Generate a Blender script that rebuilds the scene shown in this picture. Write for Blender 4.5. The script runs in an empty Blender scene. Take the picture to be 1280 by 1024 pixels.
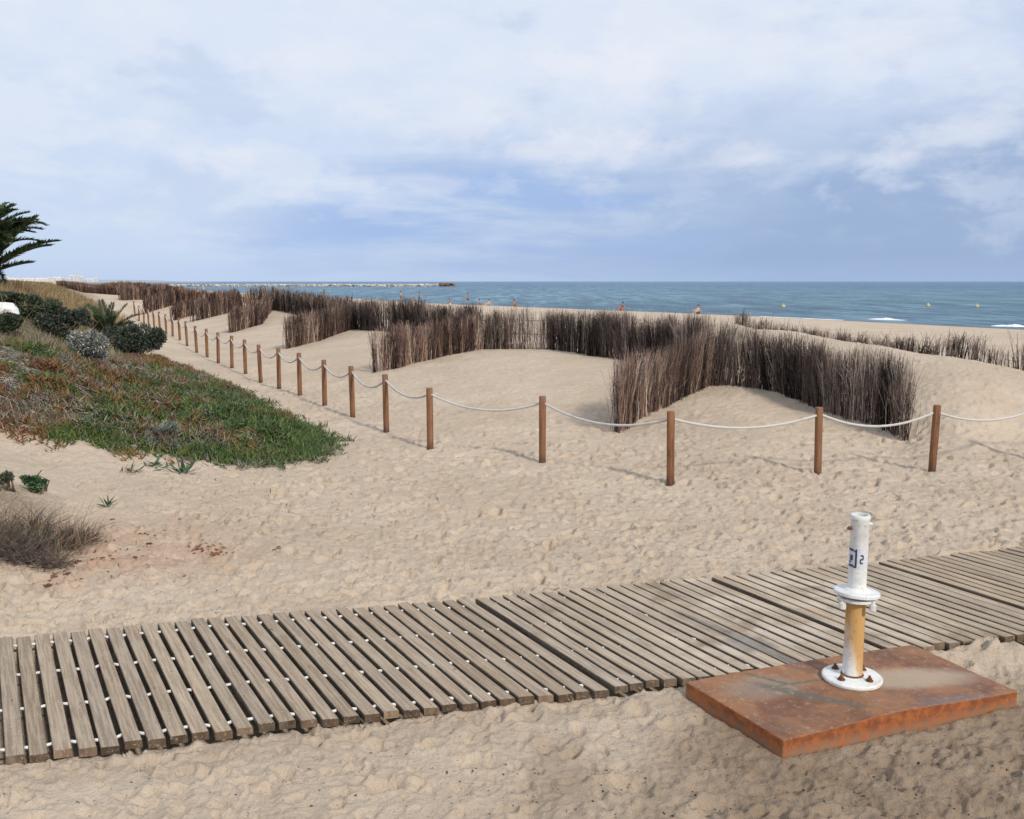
import bpy, math, random
import numpy as np
from mathutils import Vector, Matrix

random.seed(7); rng = np.random.default_rng(7)
scene = bpy.context.scene
COL = scene.collection

# ------------------------------------------------------------------ camera
F, H = 1150.0, 2.35                      # focal length in pixels of a 1280 wide frame, eye height
PITCH = math.atan(160.0 / F)
cam = bpy.data.cameras.new("camera"); camo = bpy.data.objects.new("camera", cam); COL.objects.link(camo)
cam.sensor_width = 36; cam.sensor_fit = 'HORIZONTAL'; cam.lens = 36 * F / 1280
cam.clip_start = .05; cam.clip_end = 60000
camo.location = (0, 0, H); camo.rotation_euler = (math.pi / 2 - PITCH, 0, 0)
scene.camera = camo
scene.view_settings.view_transform = 'Standard'; scene.view_settings.look = 'None'
scene.view_settings.exposure = 0.0; scene.view_settings.gamma = 1

SUN_EL = math.radians(36); SUN_AZ = math.atan2(.55, -.83)      # azimuth measured from +Y towards +X

# ------------------------------------------------------------------ node helper
class N:
    """tiny expression wrapper round shader sockets"""
    def __init__(s, nt, sock): s.nt = nt; s.s = sock
    def _m(s, op, o=None, p=None):
        n = s.nt.nodes.new('ShaderNodeMath'); n.operation = op
        s.nt.links.new(s.s, n.inputs[0])
        for i, v in ((1, o), (2, p)):
            if v is None: continue
            if isinstance(v, N): s.nt.links.new(v.s, n.inputs[i])
            else: n.inputs[i].default_value = v
        return N(s.nt, n.outputs[0])
    def __add__(s, o): return s._m('ADD', o)
    def __sub__(s, o): return s._m('SUBTRACT', o)
    def __mul__(s, o): return s._m('MULTIPLY', o)
    def __truediv__(s, o): return s._m('DIVIDE', o)
    def pow(s, o): return s._m('POWER', o)
    def abs(s): return s._m('ABSOLUTE')
    def max(s, o): return s._m('MAXIMUM', o)
    def min(s, o): return s._m('MINIMUM', o)
    def exp(s): return s._m('EXPONENT')
    def sat(s):
        return s.max(0.0).min(1.0)
    def ss(s, a, b, lo=0.0, hi=1.0):
        n = s.nt.nodes.new('ShaderNodeMapRange'); n.interpolation_type = 'SMOOTHSTEP'
        s.nt.links.new(s.s, n.inputs[0])
        for i, v in enumerate((a, b, lo, hi)): n.inputs[i + 1].default_value = v
        return N(s.nt, n.outputs[0])

def noise(nt, vec, scale, detail=3, rough=.55, dist=0.0, out=0):
    n = nt.nodes.new('ShaderNodeTexNoise'); n.inputs['Scale'].default_value = scale
    n.inputs['Detail'].default_value = detail; n.inputs['Roughness'].default_value = rough
    n.inputs['Distortion'].default_value = dist
    if vec is not None: nt.links.new(vec, n.inputs['Vector'])
    return N(nt, n.outputs[out])
def mapping(nt, vec, scale=(1, 1, 1), rot=(0, 0, 0), loc=(0, 0, 0)):
    n = nt.nodes.new('ShaderNodeMapping'); nt.links.new(vec, n.inputs[0])
    n.inputs['Scale'].default_value = scale; n.inputs['Rotation'].default_value = rot; n.inputs['Location'].default_value = loc
    return n.outputs[0]
def mixc(nt, fac, a, b, mode='MIX'):
    n = nt.nodes.new('ShaderNodeMix'); n.data_type = 'RGBA'; n.blend_type = mode
    ins = [i for i in n.inputs if i.enabled]
    f_, a_, b_ = n.inputs[0], n.inputs[6], n.inputs[7]
    if isinstance(fac, N): nt.links.new(fac.s, f_)
    else: f_.default_value = fac
    for s_, v in ((a_, a), (b_, b)):
        if isinstance(v, (tuple, list)): s_.default_value = (*v[:3], 1)
        else: nt.links.new(v, s_)
    return n.outputs[2]

# ------------------------------------------------------------------ world: Nishita sky behind a procedural cloud layer
world = bpy.data.worlds.new("World"); scene.world = world; world.use_nodes = True
nt = world.node_tree; nt.nodes.clear()
tc = nt.nodes.new('ShaderNodeTexCoord'); sp = nt.nodes.new('ShaderNodeSeparateXYZ')
nt.links.new(tc.outputs['Generated'], sp.inputs[0])
X, Y, Z = (N(nt, sp.outputs[i]) for i in range(3))
Zc = Z.max(0.0)
hl = (X * X + Y * Y).pow(.5)
u = X / hl                                # sine of the bearing from straight out to sea
wv = mapping(nt, tc.outputs['Generated'], (1, 1, 3.2))
n_big = noise(nt, wv, 2.6, 6, .55, .25)
n_mid = noise(nt, mapping(nt, tc.outputs['Generated'], (1, 1, 2.6), loc=(3, 1, 5)), 6.5, 7, .6, .35)
n_str = noise(nt, mapping(nt, tc.outputs['Generated'], (1, 1, 7), loc=(7, 2, 1)), 3.5, 6, .6, .3)
zt = Zc + (n_big - .5) * .16 + (n_mid - .5) * .05
# colours of the cloud deck
base = mixc(nt, zt.ss(.04, .26), (.58, .70, .91), (.735, .81, .95))
band = zt.ss(.20, .085) * (u + (n_str - .5) * .7).ss(-.30, .38)
base = mixc(nt, (band * .92).sat(), base, (.31, .435, .675))
gap = (zt.ss(.0, .05) * zt.ss(.15, .07) * (u + (n_mid - .5) * .3).ss(-.4, -.12) * (u).ss(.35, .05) * n_str.ss(.4, .62))
base = mixc(nt, (gap * .95).sat(), base, (.36, .51, .83))
lift = n_mid.ss(.5, .72) * zt.ss(.03, .10) * .55
base = mixc(nt, lift, base, (.80, .84, .93))
dk = n_big.ss(.52, .36) * zt.ss(.10, .2) * (u).ss(-.2, .45) * .55
base = mixc(nt, dk, base, (.50, .60, .83))
n_c = noise(nt, mapping(nt, tc.outputs['Generated'], (1, 1, 2.3), loc=(2.3, 4.1, .7)), 5.2, 9, .56, .15)
n_d = noise(nt, mapping(nt, tc.outputs['Generated'], (1, 1, 2.0), loc=(5.3, 1.1, 3.7)), 11, 8, .6, .2)
lum = n_c * .65 + n_d * .35
reg = zt.ss(.055, .12)
base = mixc(nt, (lum.ss(.50, .60) * reg * .46).sat(), base, (.84, .87, .95))
base = mixc(nt, (lum.ss(.49, .40) * reg * .50).sat(), base, (.53, .64, .845))
base = mixc(nt, (n_d.ss(.50, .62) * Zc.ss(.03, .07) * Zc.ss(.16, .10) * .30).sat(), base, (.62, .71, .90))
def puff(cu, cz, ru, rz, amt, colour, base, nn):
    a = (u - cu) / ru; b = (Z - cz) / rz
    g = ((a * a + b * b) * -1.0).exp()
    m = ((g * (nn.ss(.3, .68) * 1.1 + .15)).ss(.10, .95) * amt * .8).sat()
    return mixc(nt, m, base, colour)
n_p = noise(nt, mapping(nt, tc.outputs['Generated'], (1, 1, 1.6), loc=(1, 9, 2)), 15, 7, .6, .3)
W = (.88, .885, .95)
for cu, cz, ru, rz, am in ((.125, .228, .05, .045, .8), (.045, .222, .05, .03, .7), (-.30, .122, .05, .02, .55),
                           (-.235, .215, .05, .025, .4), (-.16, .23, .05, .03, .4), (.07, .142, .14, .02, .62), (.235, .128, .04, .016, .5),
                           (.36, .118, .07, .014, .4), (.30, .235, .13, .04, .45), (-.02, .165, .2, .03, .35), (-.10,.10,.08,.012,.4)):
    base = puff(cu, cz, ru, rz, am, W, base, n_p)
hz = Zc.ss(.03, .0) * .3
base = mixc(nt, hz, base, (.46, .60, .86))
sky = nt.nodes.new('ShaderNodeTexSky'); sky.sky_type = 'NISHITA'; sky.sun_disc = False
sky.sun_elevation = SUN_EL; sky.sun_rotation = SUN_AZ; sky.air_density = 1.0; sky.dust_density = 1.5
skys = mixc(nt, 1.0, sky.outputs[0], (.1, .1, .1), 'MULTIPLY')
fin = mixc(nt, .95, skys, base)
bg = nt.nodes.new('ShaderNodeBackground'); bg.inputs[1].default_value = 1.0
out = nt.nodes.new('ShaderNodeOutputWorld')
nt.links.new(fin, bg.inputs[0]); nt.links.new(bg.outputs[0], out.inputs[0])

sl = bpy.data.lights.new("sun", 'SUN'); sl.energy = 3.0; sl.angle = math.radians(4.5); sl.color = (1, .925, .81)
so = bpy.data.objects.new("sun", sl); COL.objects.link(so)
sd = Vector((math.sin(SUN_AZ) * math.cos(SUN_EL), math.cos(SUN_AZ) * math.cos(SUN_EL), math.sin(SUN_EL)))
so.rotation_euler = sd.to_track_quat('Z', 'Y').to_euler()

# ------------------------------------------------------------------ materials
def mat(name, rough=.8, spec=.3):
    m = bpy.data.materials.new(name); m.use_nodes = True; t = m.node_tree
    b = t.nodes['Principled BSDF']; b.inputs['Roughness'].default_value = rough
    b.inputs['Specular IOR Level'].default_value = spec
    return m, t, b
def bump(t, b, h, dist, strength=1.0):
    n = t.nodes.new('ShaderNodeBump'); n.inputs['Distance'].default_value = dist; n.inputs['Strength'].default_value = strength
    t.links.new(h.s, n.inputs['Height']); t.links.new(n.outputs[0], b.inputs['Normal'])
def geo_pos(t):
    return t.nodes.new('ShaderNodeNewGeometry').outputs['Position']
def objc(t):
    return t.nodes.new('ShaderNodeTexCoord').outputs['Object']
def attr(t, name):
    a = t.nodes.new('ShaderNodeAttribute'); a.attribute_name = name; return a

M = {}
# sand
m, t, b = mat('sand', .95, .15); M['sand'] = m
p = geo_pos(t); at = attr(t, 'mask'); s3 = t.nodes.new('ShaderNodeSeparateColor'); t.links.new(at.outputs['Color'], s3.inputs[0])
litter, clay, damp = (N(t, s3.outputs[i]) for i in range(3))
nl = noise(t, p, .55, 4); nm = noise(t, p, 3.5, 5, .65); nf = noise(t, p, 45, 4, .7); ng = noise(t, p, 260, 2, .6)
c = mixc(t, nl.ss(.3, .7), (.515, .413, .308), (.600, .492, .378))
c = mixc(t, nm.ss(.35, .75) * .35, c, (.41, .33, .25))
c = mixc(t, (clay * nm.ss(.25, .6)).sat() * .6, c, (.42, .235, .15))
c = mixc(t, (damp * (nm * .9 + .55)).sat() * .85, c, (.205, .142, .090))
c = mixc(t, (litter * nf.ss(.25, .6)).sat() * .85, c, (.13, .095, .06))
c = mixc(t, (nf.ss(.56, .68) * .45), c, (.29, .225, .165))
c = mixc(t, (noise(t, p, 18, 5, .75).ss(.54, .68) * .4), c, (.31, .245, .185))
c = mixc(t, (ng.ss(.62, .75) * .35), c, (.25, .18, .13))
c = mixc(t, (ng.ss(.36, .25) * .3), c, (.72, .66, .58))
t.links.new(c, b.inputs['Base Color'])
hgt = nf * .8 + ng * .22 + noise(t, p, 14, 5, .7) * 1.3
bump(t, b, hgt, .018, 1.0)

# tinted plant / twig materials
def tinted(name, rough=.8, spec=.2, var=.35, sc=12, trans=0.0):
    m, t, b = mat(name, rough, spec); a = attr(t, 'tint')
    n = noise(t, geo_pos(t), sc, 3)
    c = mixc(t, n.ss(.3, .7) * var, a.outputs['Color'], (.5, .5, .5), 'MULTIPLY')
    t.links.new(c, b.inputs['Base Color'])
    if trans:
        tr = t.nodes.new('ShaderNodeBsdfTranslucent'); t.links.new(c, tr.inputs[0])
        ms = t.nodes.new('ShaderNodeMixShader'); ms.inputs[0].default_value = trans
        o = t.nodes['Material Output']
        t.links.new(b.outputs[0], ms.inputs[1]); t.links.new(tr.outputs[0], ms.inputs[2]); t.links.new(ms.outputs[0], o.inputs[0])
    M[name] = m
tinted('brushwood', .9, .1, .6, 9)
tinted('leaf', .55, .3, .5, 7, .2)
tinted('succulent', .5, .35, .5, 3)
tinted('dry_plant', .9, .1, .3, 10)
tinted('chip', .9, .2, .4, 50)
tinted('rock', .9, .2, .5, .3)

# weathered planks (UV: u along the plank in metres, v across)
m, t, b = mat('weathered_wood', .85, .2); M['plank'] = m
uv = t.nodes.new('ShaderNodeUVMap').outputs[0]; a = attr(t, 'tint'); p = geo_pos(t)
g1 = noise(t, mapping(t, uv, (2.5, 75, 1)), 1, 5, .65, .6); g2 = noise(t, mapping(t, uv, (9, 260, 1)), 1, 3, .6)
st = noise(t, p, 2.3, 4, .65); kn = noise(t, mapping(t, uv, (9, 28, 1)), 1, 2)
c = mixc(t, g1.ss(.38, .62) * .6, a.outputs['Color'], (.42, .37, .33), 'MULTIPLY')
c = mixc(t, g2.ss(.5, .72) * .28, c, (.18, .14, .10))
c = mixc(t, st.ss(.52, .72) * .4, c, (.44, .37, .28))
c = mixc(t, kn.ss(.70, .76) * .7, c, (.09, .065, .045))
c = mixc(t, noise(t, p, 60, 3, .7).ss(.56, .68) * .5, c, (.50, .42, .33))
sx = t.nodes.new('ShaderNodeSeparateXYZ'); t.links.new(p, sx.inputs[0]); px_ = N(t, sx.outputs[0])
dust = px_.ss(.2, 1.6) * px_.ss(3.6, 2.2) * noise(t, p, 1.6, 5, .65).ss(.42, .62)
gm2 = t.nodes.new('ShaderNodeNewGeometry'); gz2 = t.nodes.new('ShaderNodeSeparateXYZ'); t.links.new(gm2.outputs['True Normal'], gz2.inputs[0])
c = mixc(t, (dust * N(t, gz2.outputs[2]).ss(.8, .98) * .6).sat(), c, (.62, .54, .44))
c = mixc(t, (noise(t, p, 2.2, 4, .6).ss(.56, .70) * px_.ss(-.6, .6) * .55).sat(), c, (.17, .12, .075))
t.links.new(c, b.inputs['Base Color']); bump(t, b, g1 * .7 + g2 * .4, .006, .8)

# round timber posts
m, t, b = mat('post_wood', .7, .3); M['post'] = m
o = objc(t); oi = t.nodes.new('ShaderNodeObjectInfo').outputs['Random']
g = noise(t, mapping(t, o, (30, 30, 2.5)), 1.5, 5, .6, .8); z = t.nodes.new('ShaderNodeSeparateXYZ'); t.links.new(o, z.inputs[0]); zz = N(t, z.outputs[2])
c = mixc(t, g.ss(.35, .65), (.27, .120, .054), (.13, .056, .027))
c = mixc(t, N(t, oi) * .45, c, (.24, .13, .07))
kk = noise(t, mapping(t, o, (14, 14, 7)), 1, 2)
c = mixc(t, kk.ss(.68, .73) * .85, c, (.045, .02, .012))
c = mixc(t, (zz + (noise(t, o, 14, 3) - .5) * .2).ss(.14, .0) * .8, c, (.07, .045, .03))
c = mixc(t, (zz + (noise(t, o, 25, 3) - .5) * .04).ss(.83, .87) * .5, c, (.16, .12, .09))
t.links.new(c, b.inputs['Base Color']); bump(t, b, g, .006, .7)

# rope
m, t, b = mat('rope', .8, .2); M['rope'] = m
uv = t.nodes.new('ShaderNodeUVMap').outputs[0]
w = t.nodes.new('ShaderNodeTexWave'); w.inputs['Scale'].default_value = 9; w.inputs['Distortion'].default_value = 1; t.links.new(mapping(t, uv, (1, .5, 1), (0, 0, .6)), w.inputs[0])
wn = N(t, w.outputs[1]); c = mixc(t, wn, (.60, .57, .52), (.82, .80, .76))
c = mixc(t, noise(t, geo_pos(t), 8, 3).ss(.5, .7) * .3, c, (.45, .40, .33)); t.links.new(c, b.inputs['Base Color']); bump(t, b, wn, .004)

# rusty slab
m, t, b = mat('rusty_steel', .62, .35); M['rust'] = m
o = objc(t); so_ = t.nodes.new('ShaderNodeSeparateXYZ'); t.links.new(o, so_.inputs[0]); ox, oy, oz = (N(t, so_.outputs[i]) for i in range(3))
n1 = noise(t, o, 3.2, 6, .62, .4); n2 = noise(t, o, 16, 5, .65); n3 = noise(t, mapping(t, o, (5, 5, 5)), 14, 4, .7); n4 = noise(t, mapping(t, o, (1, 1, 1), loc=(4, 2, 0)), 1.9, 4, .6)
c = mixc(t, n1.ss(.35, .62), (.150, .064, .032), (.30, .138, .060))
c = mixc(t, n2.ss(.42, .7) * .6, c, (.22, .125, .085))
c = mixc(t, n4.ss(.52, .68) * .55, c, (.13, .075, .06))
c = mixc(t, n3.ss(.6, .7) * .5, c, (.10, .045, .025))
def ell(cx, cy, rx, ry, ang, soft):
    ca, sa = math.cos(ang), math.sin(ang)
    dx = ox - cx; dy = oy - cy
    a_ = (dx * ca + dy * sa) / rx; b_ = (dy * ca - dx * sa) / ry
    return (a_ * a_ + b_ * b_ + (n2 - .5) * 1.2 + (n1 - .5) * 1.0).ss(1 + soft, 1 - soft)
gn = t.nodes.new('ShaderNodeNewGeometry'); gs = t.nodes.new('ShaderNodeSeparateXYZ'); t.links.new(gn.outputs['True Normal'], gs.inputs[0]); side = N(t, gs.outputs[2]).ss(.8, .5)
topm = side * -1 + 1
c = mixc(t, (ell(.34, .10, .38, .13, .12, .8) * .8 * topm).sat(), c, (.42, .33, .235))
c = mixc(t, (ell(-.52, -.02, .22, .13, .3, .9) * .5 * topm).sat(), c, (.30, .25, .19))
c = mixc(t, (ell(-.30, -.12, .33, .035, -.55, .8) * .75 * topm).sat(), c, (.10, .105, .085))
c = mixc(t, (ell(-.45, .08, .17, .017, -.62, .6) * .8 * topm).sat(), c, (.085, .115, .085))
c = mixc(t, (ell(-.26, .045, .17, .015, .3, .6) * .75 * topm).sat(), c, (.085, .115, .085))
c = mixc(t, (ell(.55, -.20, .30, .07, .25, .9) * .5 * topm).sat(), c, (.19, .16, .15))
sc_ = mixc(t, n2.ss(.35, .65), (.40, .125, .036), (.20, .06, .022))
sc_ = mixc(t, n3.ss(.55, .7) * .6, sc_, (.10, .03, .015))
c = mixc(t, (noise(t, o, 26, 5, .75).ss(.53, .66) * topm * .45).sat(), c, (.40, .31, .22))
c = mixc(t, side * .9, c, sc_)
c = mixc(t, (side * oz.ss(-.02, -.09) * n2.ss(.3, .6) * .6).sat(), c, (.30, .21, .14))
t.links.new(c, b.inputs['Base Color']); bump(t, b, n2 * .4 + n3 * .4, .006, .8)

# painted pipe: white above, rust-streaked ochre below
def pipe_mat(name, rusty):
    m, t, b = mat(name, .45, .4)
    o = objc(t); n1 = noise(t, mapping(t, o, (9, 9, 2.2)), 1.2, 5, .65, .4); n2 = noise(t, o, 38, 4, .7); n3 = noise(t, o, 9, 4, .6)
    c = mixc(t, n3.ss(.4, .7) * .5, (.74, .75, .73), (.56, .57, .53))
    if rusty:
        s_ = t.nodes.new('ShaderNodeSeparateXYZ'); t.links.new(o, s_.inputs[0])
        front = (N(t, s_.outputs[0]) * 11 + (N(t, s_.outputs[2]) - .16) * 3.2 + (n1 - .5) * 1.6).ss(-.5, .45)
        c = mixc(t, front * .95, c, (.52, .29, .085)); c = mixc(t, (front * n1.ss(.5, .65)) * .7, c, (.34, .15, .04))
        c = mixc(t, n2.ss(.56, .68) * .5, c, (.22, .11, .05))
    else:
        c = mixc(t, n2.ss(.56, .70) * .6, c, (.34, .25, .16)); c = mixc(t, noise(t, o, 7, 5, .7, .5).ss(.56, .68) * .65, c, (.46, .28, .12)); c = mixc(t, n1.ss(.52, .70) * .45, c, (.50, .43, .31)); c = mixc(t, noise(t, o, 5, 5, .7).ss(.5, .66) * .4, c, (.40, .39, .36))
    t.links.new(c, b.inputs['Base Color']); bump(t, b, n2 * .4 + n3 * .3, .003, .7); M[name] = m
pipe_mat('white_paint', False); pipe_mat('ochre_paint', True)
def plain(name, c1, c2, rough=.8, sc=10, spec=.3):
    m, t, b = mat(name, rough, spec); n = noise(t, geo_pos(t), sc, 4)
    t.links.new(mixc(t, n.ss(.3, .7), c1, c2), b.inputs['Base Color']); M[name] = m
plain('dark_rust', (.10, .045, .025), (.2, .08, .03), .8, 40)
plain('ink', (.03, .035, .06), (.08, .09, .13), .5, 200)
plain('paper', (.66, .67, .72), (.5, .52, .58), .6, 150)
plain('plastic', (.78, .78, .76), (.6, .58, .54), .5, 60)
plain('wire', (.06, .05, .045), (.12, .09, .07), .7, 20)
plain('bark', (.16, .115, .08), (.09, .065, .05), .95, 15)
plain('skin', (.36, .21, .15), (.28, .16, .11), .6, 3)
plain('skin_pale', (.60, .38, .27), (.5, .3, .2), .6, 3)
plain('hair', (.02, .015, .012), (.045, .03, .02), .7, 20)
plain('cloth_orange', (.42, .17, .09), (.34, .13, .07), .9)
plain('cloth_white', (.75, .74, .72), (.62, .61, .6), .9)
plain('cloth_dark', (.03, .035, .05), (.06, .06, .08), .9)
plain('cloth_blue', (.08, .16, .35), (.06, .12, .28), .9)
plain('cloth_cream', (.7, .58, .34), (.6, .5, .3), .9)
plain('buoy_yellow', (.50, .44, .24), (.4, .36, .2), .5, 2)
plain('far_white', (.78, .77, .75), (.66, .64, .62), .9, .03)
plain('far_glass', (.25, .28, .33), (.35, .38, .42), .5, .05)
plain('far_roof', (.50, .42, .38), (.42, .34, .30), .9, .05)
plain('far_hill', (.30, .33, .36), (.36, .38, .39), .95, .004)
plain('foam', (.82, .85, .88), (.7, .76, .8), .9, 1.5)

# sea
m, t, b = mat('sea_water', .38, .22); M['sea'] = m
p = geo_pos(t)
pm = mapping(t, p, (1, 1, 1), (0, 0, math.radians(-28)))
w1 = noise(t, mapping(t, p, (.12, .42, 1), (0, 0, math.radians(25))), 1, 5, .65, .4)
w2 = noise(t, mapping(t, p, (.8, 1.9, 1), (0, 0, math.radians(25))), 1, 4, .65, .3)
w3 = noise(t, mapping(t, p, (.012, .05, 1), (0, 0, math.radians(20))), 1, 5, .6, .3)
sy = t.nodes.new('ShaderNodeSeparateXYZ'); t.links.new(p, sy.inputs[0]); yy = N(t, sy.outputs[1]); xx = N(t, sy.outputs[0])
w4 = noise(t, mapping(t, p, (.30, .045, 1), (0, 0, math.radians(14))), 1, 10, .82, .3); w5 = noise(t, mapping(t, p, (.03, .006, 1), (0, 0, math.radians(14))), 1, 8, .75, .3)
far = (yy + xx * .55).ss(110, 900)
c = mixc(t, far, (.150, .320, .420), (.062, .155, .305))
c = mixc(t, w3.ss(.4, .65) * .35, c, (.04, .14, .23))
c = mixc(t, w4.ss(.505, .545) * .8, c, (.040, .125, .205))
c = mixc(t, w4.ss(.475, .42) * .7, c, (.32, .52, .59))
c = mixc(t, w5.ss(.5, .60) * .5, c, (.035, .12, .21))
c = mixc(t, w1.ss(.52, .66) * .5, c, (.02, .07, .11))
c = mixc(t, w1.ss(.42, .30) * .35, c, (.16, .32, .37))
foam = (w4.ss(.66, .70) * w2.ss(.45, .6) * (yy + xx * .8).ss(300, 140)) + (w1.ss(.66, .72) * w2.ss(.5, .6) * (yy + xx * .8).ss(240, 110))
c = mixc(t, foam * .8, c, (.75, .8, .83))
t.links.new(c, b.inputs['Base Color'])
hh = w1 * 1.0 + w2 * .25 + w4 * 3.0
bump(t, b, hh, .9, .8)

# ------------------------------------------------------------------ numpy noise
def _h(ix, iy, s):
    n = (ix.astype(np.int64) * 374761393 + iy.astype(np.int64) * 668265263 + s * 974634777) & 0xffffffff
    n = ((n ^ (n >> 13)) * 1274126177) & 0xffffffff
    return ((n ^ (n >> 16)) & 0xffff) / 65535.0
def vnoise(x, y, s=0):
    ix = np.floor(x); iy = np.floor(y); fx = x - ix; fy = y - iy
    fx = fx * fx * fx * (fx * (fx * 6 - 15) + 10); fy = fy * fy * fy * (fy * (fy * 6 - 15) + 10)
    a = _h(ix, iy, s); b_ = _h(ix + 1, iy, s); c_ = _h(ix, iy + 1, s); d = _h(ix + 1, iy + 1, s)
    return (a + (b_ - a) * fx) * (1 - fy) + (c_ + (d - c_) * fx) * fy
def fbm(x, y, s=0, o=4):
    r = 0; a = .5; t_ = 0
    for i in range(o):
        r = r + a * vnoise(x, y, s + i * 17); t_ += a; a *= .5; x = x * 2.03 + 5.1; y = y * 2.03 + 9.7
    return r / t_
def prints(x, y, cell, la, lb, depth, s, prob=.8, rim=.35, ang0=None):
    """scattered oval dents with a raised rim"""
    ix = np.floor(x / cell); iy = np.floor(y / cell); r = np.zeros_like(x)
    for dx in (-1, 0, 1):
        for dy in (-1, 0, 1):
            cx = ix + dx; cy = iy + dy
            h1 = _h(cx, cy, s); h2 = _h(cx, cy, s + 1); h3 = _h(cx, cy, s + 2); h4 = _h(cx, cy, s + 3)
            px = (cx + h1) * cell; py = (cy + h2) * cell
            an = h3 * math.pi * 2 if ang0 is None else ang0 + (h3 - .5) * 1.4
            ca = np.cos(an); sa = np.sin(an); qx = x - px; qy = y - py
            a = (qx * ca + qy * sa) / (la * (.7 + .6 * h4)); b_ = (qy * ca - qx * sa) / (lb * (.7 + .6 * h4))
            q = a * a + b_ * b_; q4 = np.sqrt(q + 1e-6)
            k = np.where(h4 < prob, .4 + .6 * h2, 0.0)
            r += k * depth * (-np.exp(-q * q * .9) + rim * np.exp(-((q4 - 1.35) / .38) ** 2) * (1 + .5 * a))
    return r
def sstep(a, b_, x):
    t_ = np.clip((x - a) / (b_ - a), 0, 1); return t_ * t_ * (3 - 2 * t_)

# ------------------------------------------------------------------ terrain: control points given as (pixel x, pixel y, height)
cp, sp_ = math.cos(PITCH), math.sin(PITCH)
def U(px, py, h=0.0):
    a = (px - 640) / F; b_ = -(py - 512) / F
    yy = cp + sp_ * b_; zz = -sp_ + cp * b_; t_ = (h - H) / zz
    return a * t_, yy * t_
CPX = [(1165,588,0),(1022,594,0),(838,605,0),(678,577,0),(538,561,0),(483,540,0),(441,522,0),(406,508,0),(375,495,0),(349,486,0),(326,478,0),
 (307,468,0),(290,460,0),(273,454,0),(259,447,0),(246,441,0),(234,433,0),(208,419,0),(186,408,0),(172,402,.02),
 (0,798,0),(300,770,0),(590,748,0),(885,722,0),(1095,703,0),(1280,682,0),(0,960,0),(400,910,0),(850,860,0),(1060,850,0),(1250,800,.01),(1280,860,.0),
 (100,1020,0),(640,1020,0),(1200,1020,0),(640,700,0),(900,650,0),(1200,640,0),(400,640,.03),(300,640,.08),(500,600,.0),
 # bays and fence line
 (1133,552,.0),(1099,534,.1),(1052,521,.18),(1017,507,.25),(974,491,.35),(911,482,.4),(885,480,.4),(820,455,.48),(760,447,.5),(700,437,.5),(600,437,.5),
 (540,424,.55),(475,413,.6),(385,396,.6),(300,388,.7),(200,376,.85),(140,369,.95),(90,361.5,1.05),(770,540,.05),(467,466,.2),(357,436,.2),(287,416,.2),(240,402,.2),
 (840,505,.22),(540,450,.35),(400,425,.3),(700,480,.35),(640,500,.2),(950,540,.15),(880,560,.08),(700,520,.12),(560,490,.22),(1080,560,.02),
 # big dune on the right
 (1280,540,.1),(1200,520,.35),(1150,500,.48),(1280,500,.45),(1200,448,.85),(1280,470,.68),(1345,490,.55),(1100,432,.92),(1000,415,.92),(920,403,.92),(1150,470,.72),
 # mound on the left
 (280,577,.08),(415,562,.0),(340,577,.04),(150,567,.22),(60,548,.38),(0,536,.45),(0,600,.42),(0,660,.25),(60,640,.22),(100,650,.15),(150,610,.18),(0,740,.06),(200,690,.06),(150,700,.08),
 (0,490,.85),(60,500,.75),(0,450,1.15),(80,455,.95),(120,480,.65),(200,490,.4),(200,530,.28),(280,510,.15),(300,545,.12),(200,455,.15),(150,440,.45),(110,430,.8),
 (60,410,1.25),(0,410,1.45),(0,380,1.85),(60,380,1.7),(100,385,1.35),(130,395,.95),(0,360,2.12),(60,360,2.0),(110,370,1.4),(350,520,.06)]
CPW = [(-.9*2,2,0),(1.8,2,0),(0,2,0),(-4,4,.1),(4.5,4,0),(-9,8,.9),(-13,13,1.6),(9,8,.05),(12,13,.3),(16,19,.1),(-24,24,2.2),(-38,40,2.2),(-70,70,2.1),(-100,120,1.7),(-200,200,1.9),
 (9.5,34,-.25),(11,28,-.2),(12,23,-.15),(14,20,-.1),(6,40,-.1),(0,50,-.1),(5,28,.5),(2,32,.3),(-3,40,.3),(-10,60,.5),(-20,85,.6),(10,60,-.4),(30,50,-.4),(0,90,-.4),(40,45,-.4),(20,30,-.3),(-20,120,.1),(-100,300,1.0),(-45,110,.5)]
pts = [(*U(a, b_, h), h) for a, b_, h in CPX] + CPW
P3 = np.array(pts); TA, TB = 4.0, 2.0
def tcoord(x, y):
    y = np.maximum(y, 1.5); return np.clip(x / y, -1.1, 1.1) * TA, np.log(y) * TB
A_, B_ = tcoord(P3[:, 0], P3[:, 1])
def kern(r2): return np.where(r2 > 1e-12, r2 * np.log(r2 + 1e-12), 0) * .5
n_ = len(A_); K = kern((A_[:, None] - A_) ** 2 + (B_[:, None] - B_) ** 2) + np.eye(n_) * .01
L_ = np.zeros((n_ + 3, n_ + 3)); L_[:n_, :n_] = K; Pm = np.c_[np.ones(n_), A_, B_]; L_[:n_, n_:] = Pm; L_[n_:, :n_] = Pm.T
sol = np.linalg.solve(L_, np.r_[P3[:, 2], 0, 0, 0])
SHY = [-200, 0, 69, 90, 103, 118, 134, 166, 297, 600, 1000, 3000, 6000, 20000]
SHX = [180, 75, 38, 28, 18.8, 6.5, -4.6, -20, -87, -240, -420, -1480, -3100, -10500]
SEA = -1.2
def shore_s(x, y): return (np.interp(y, SHY, SHX) - x) * .78
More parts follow.
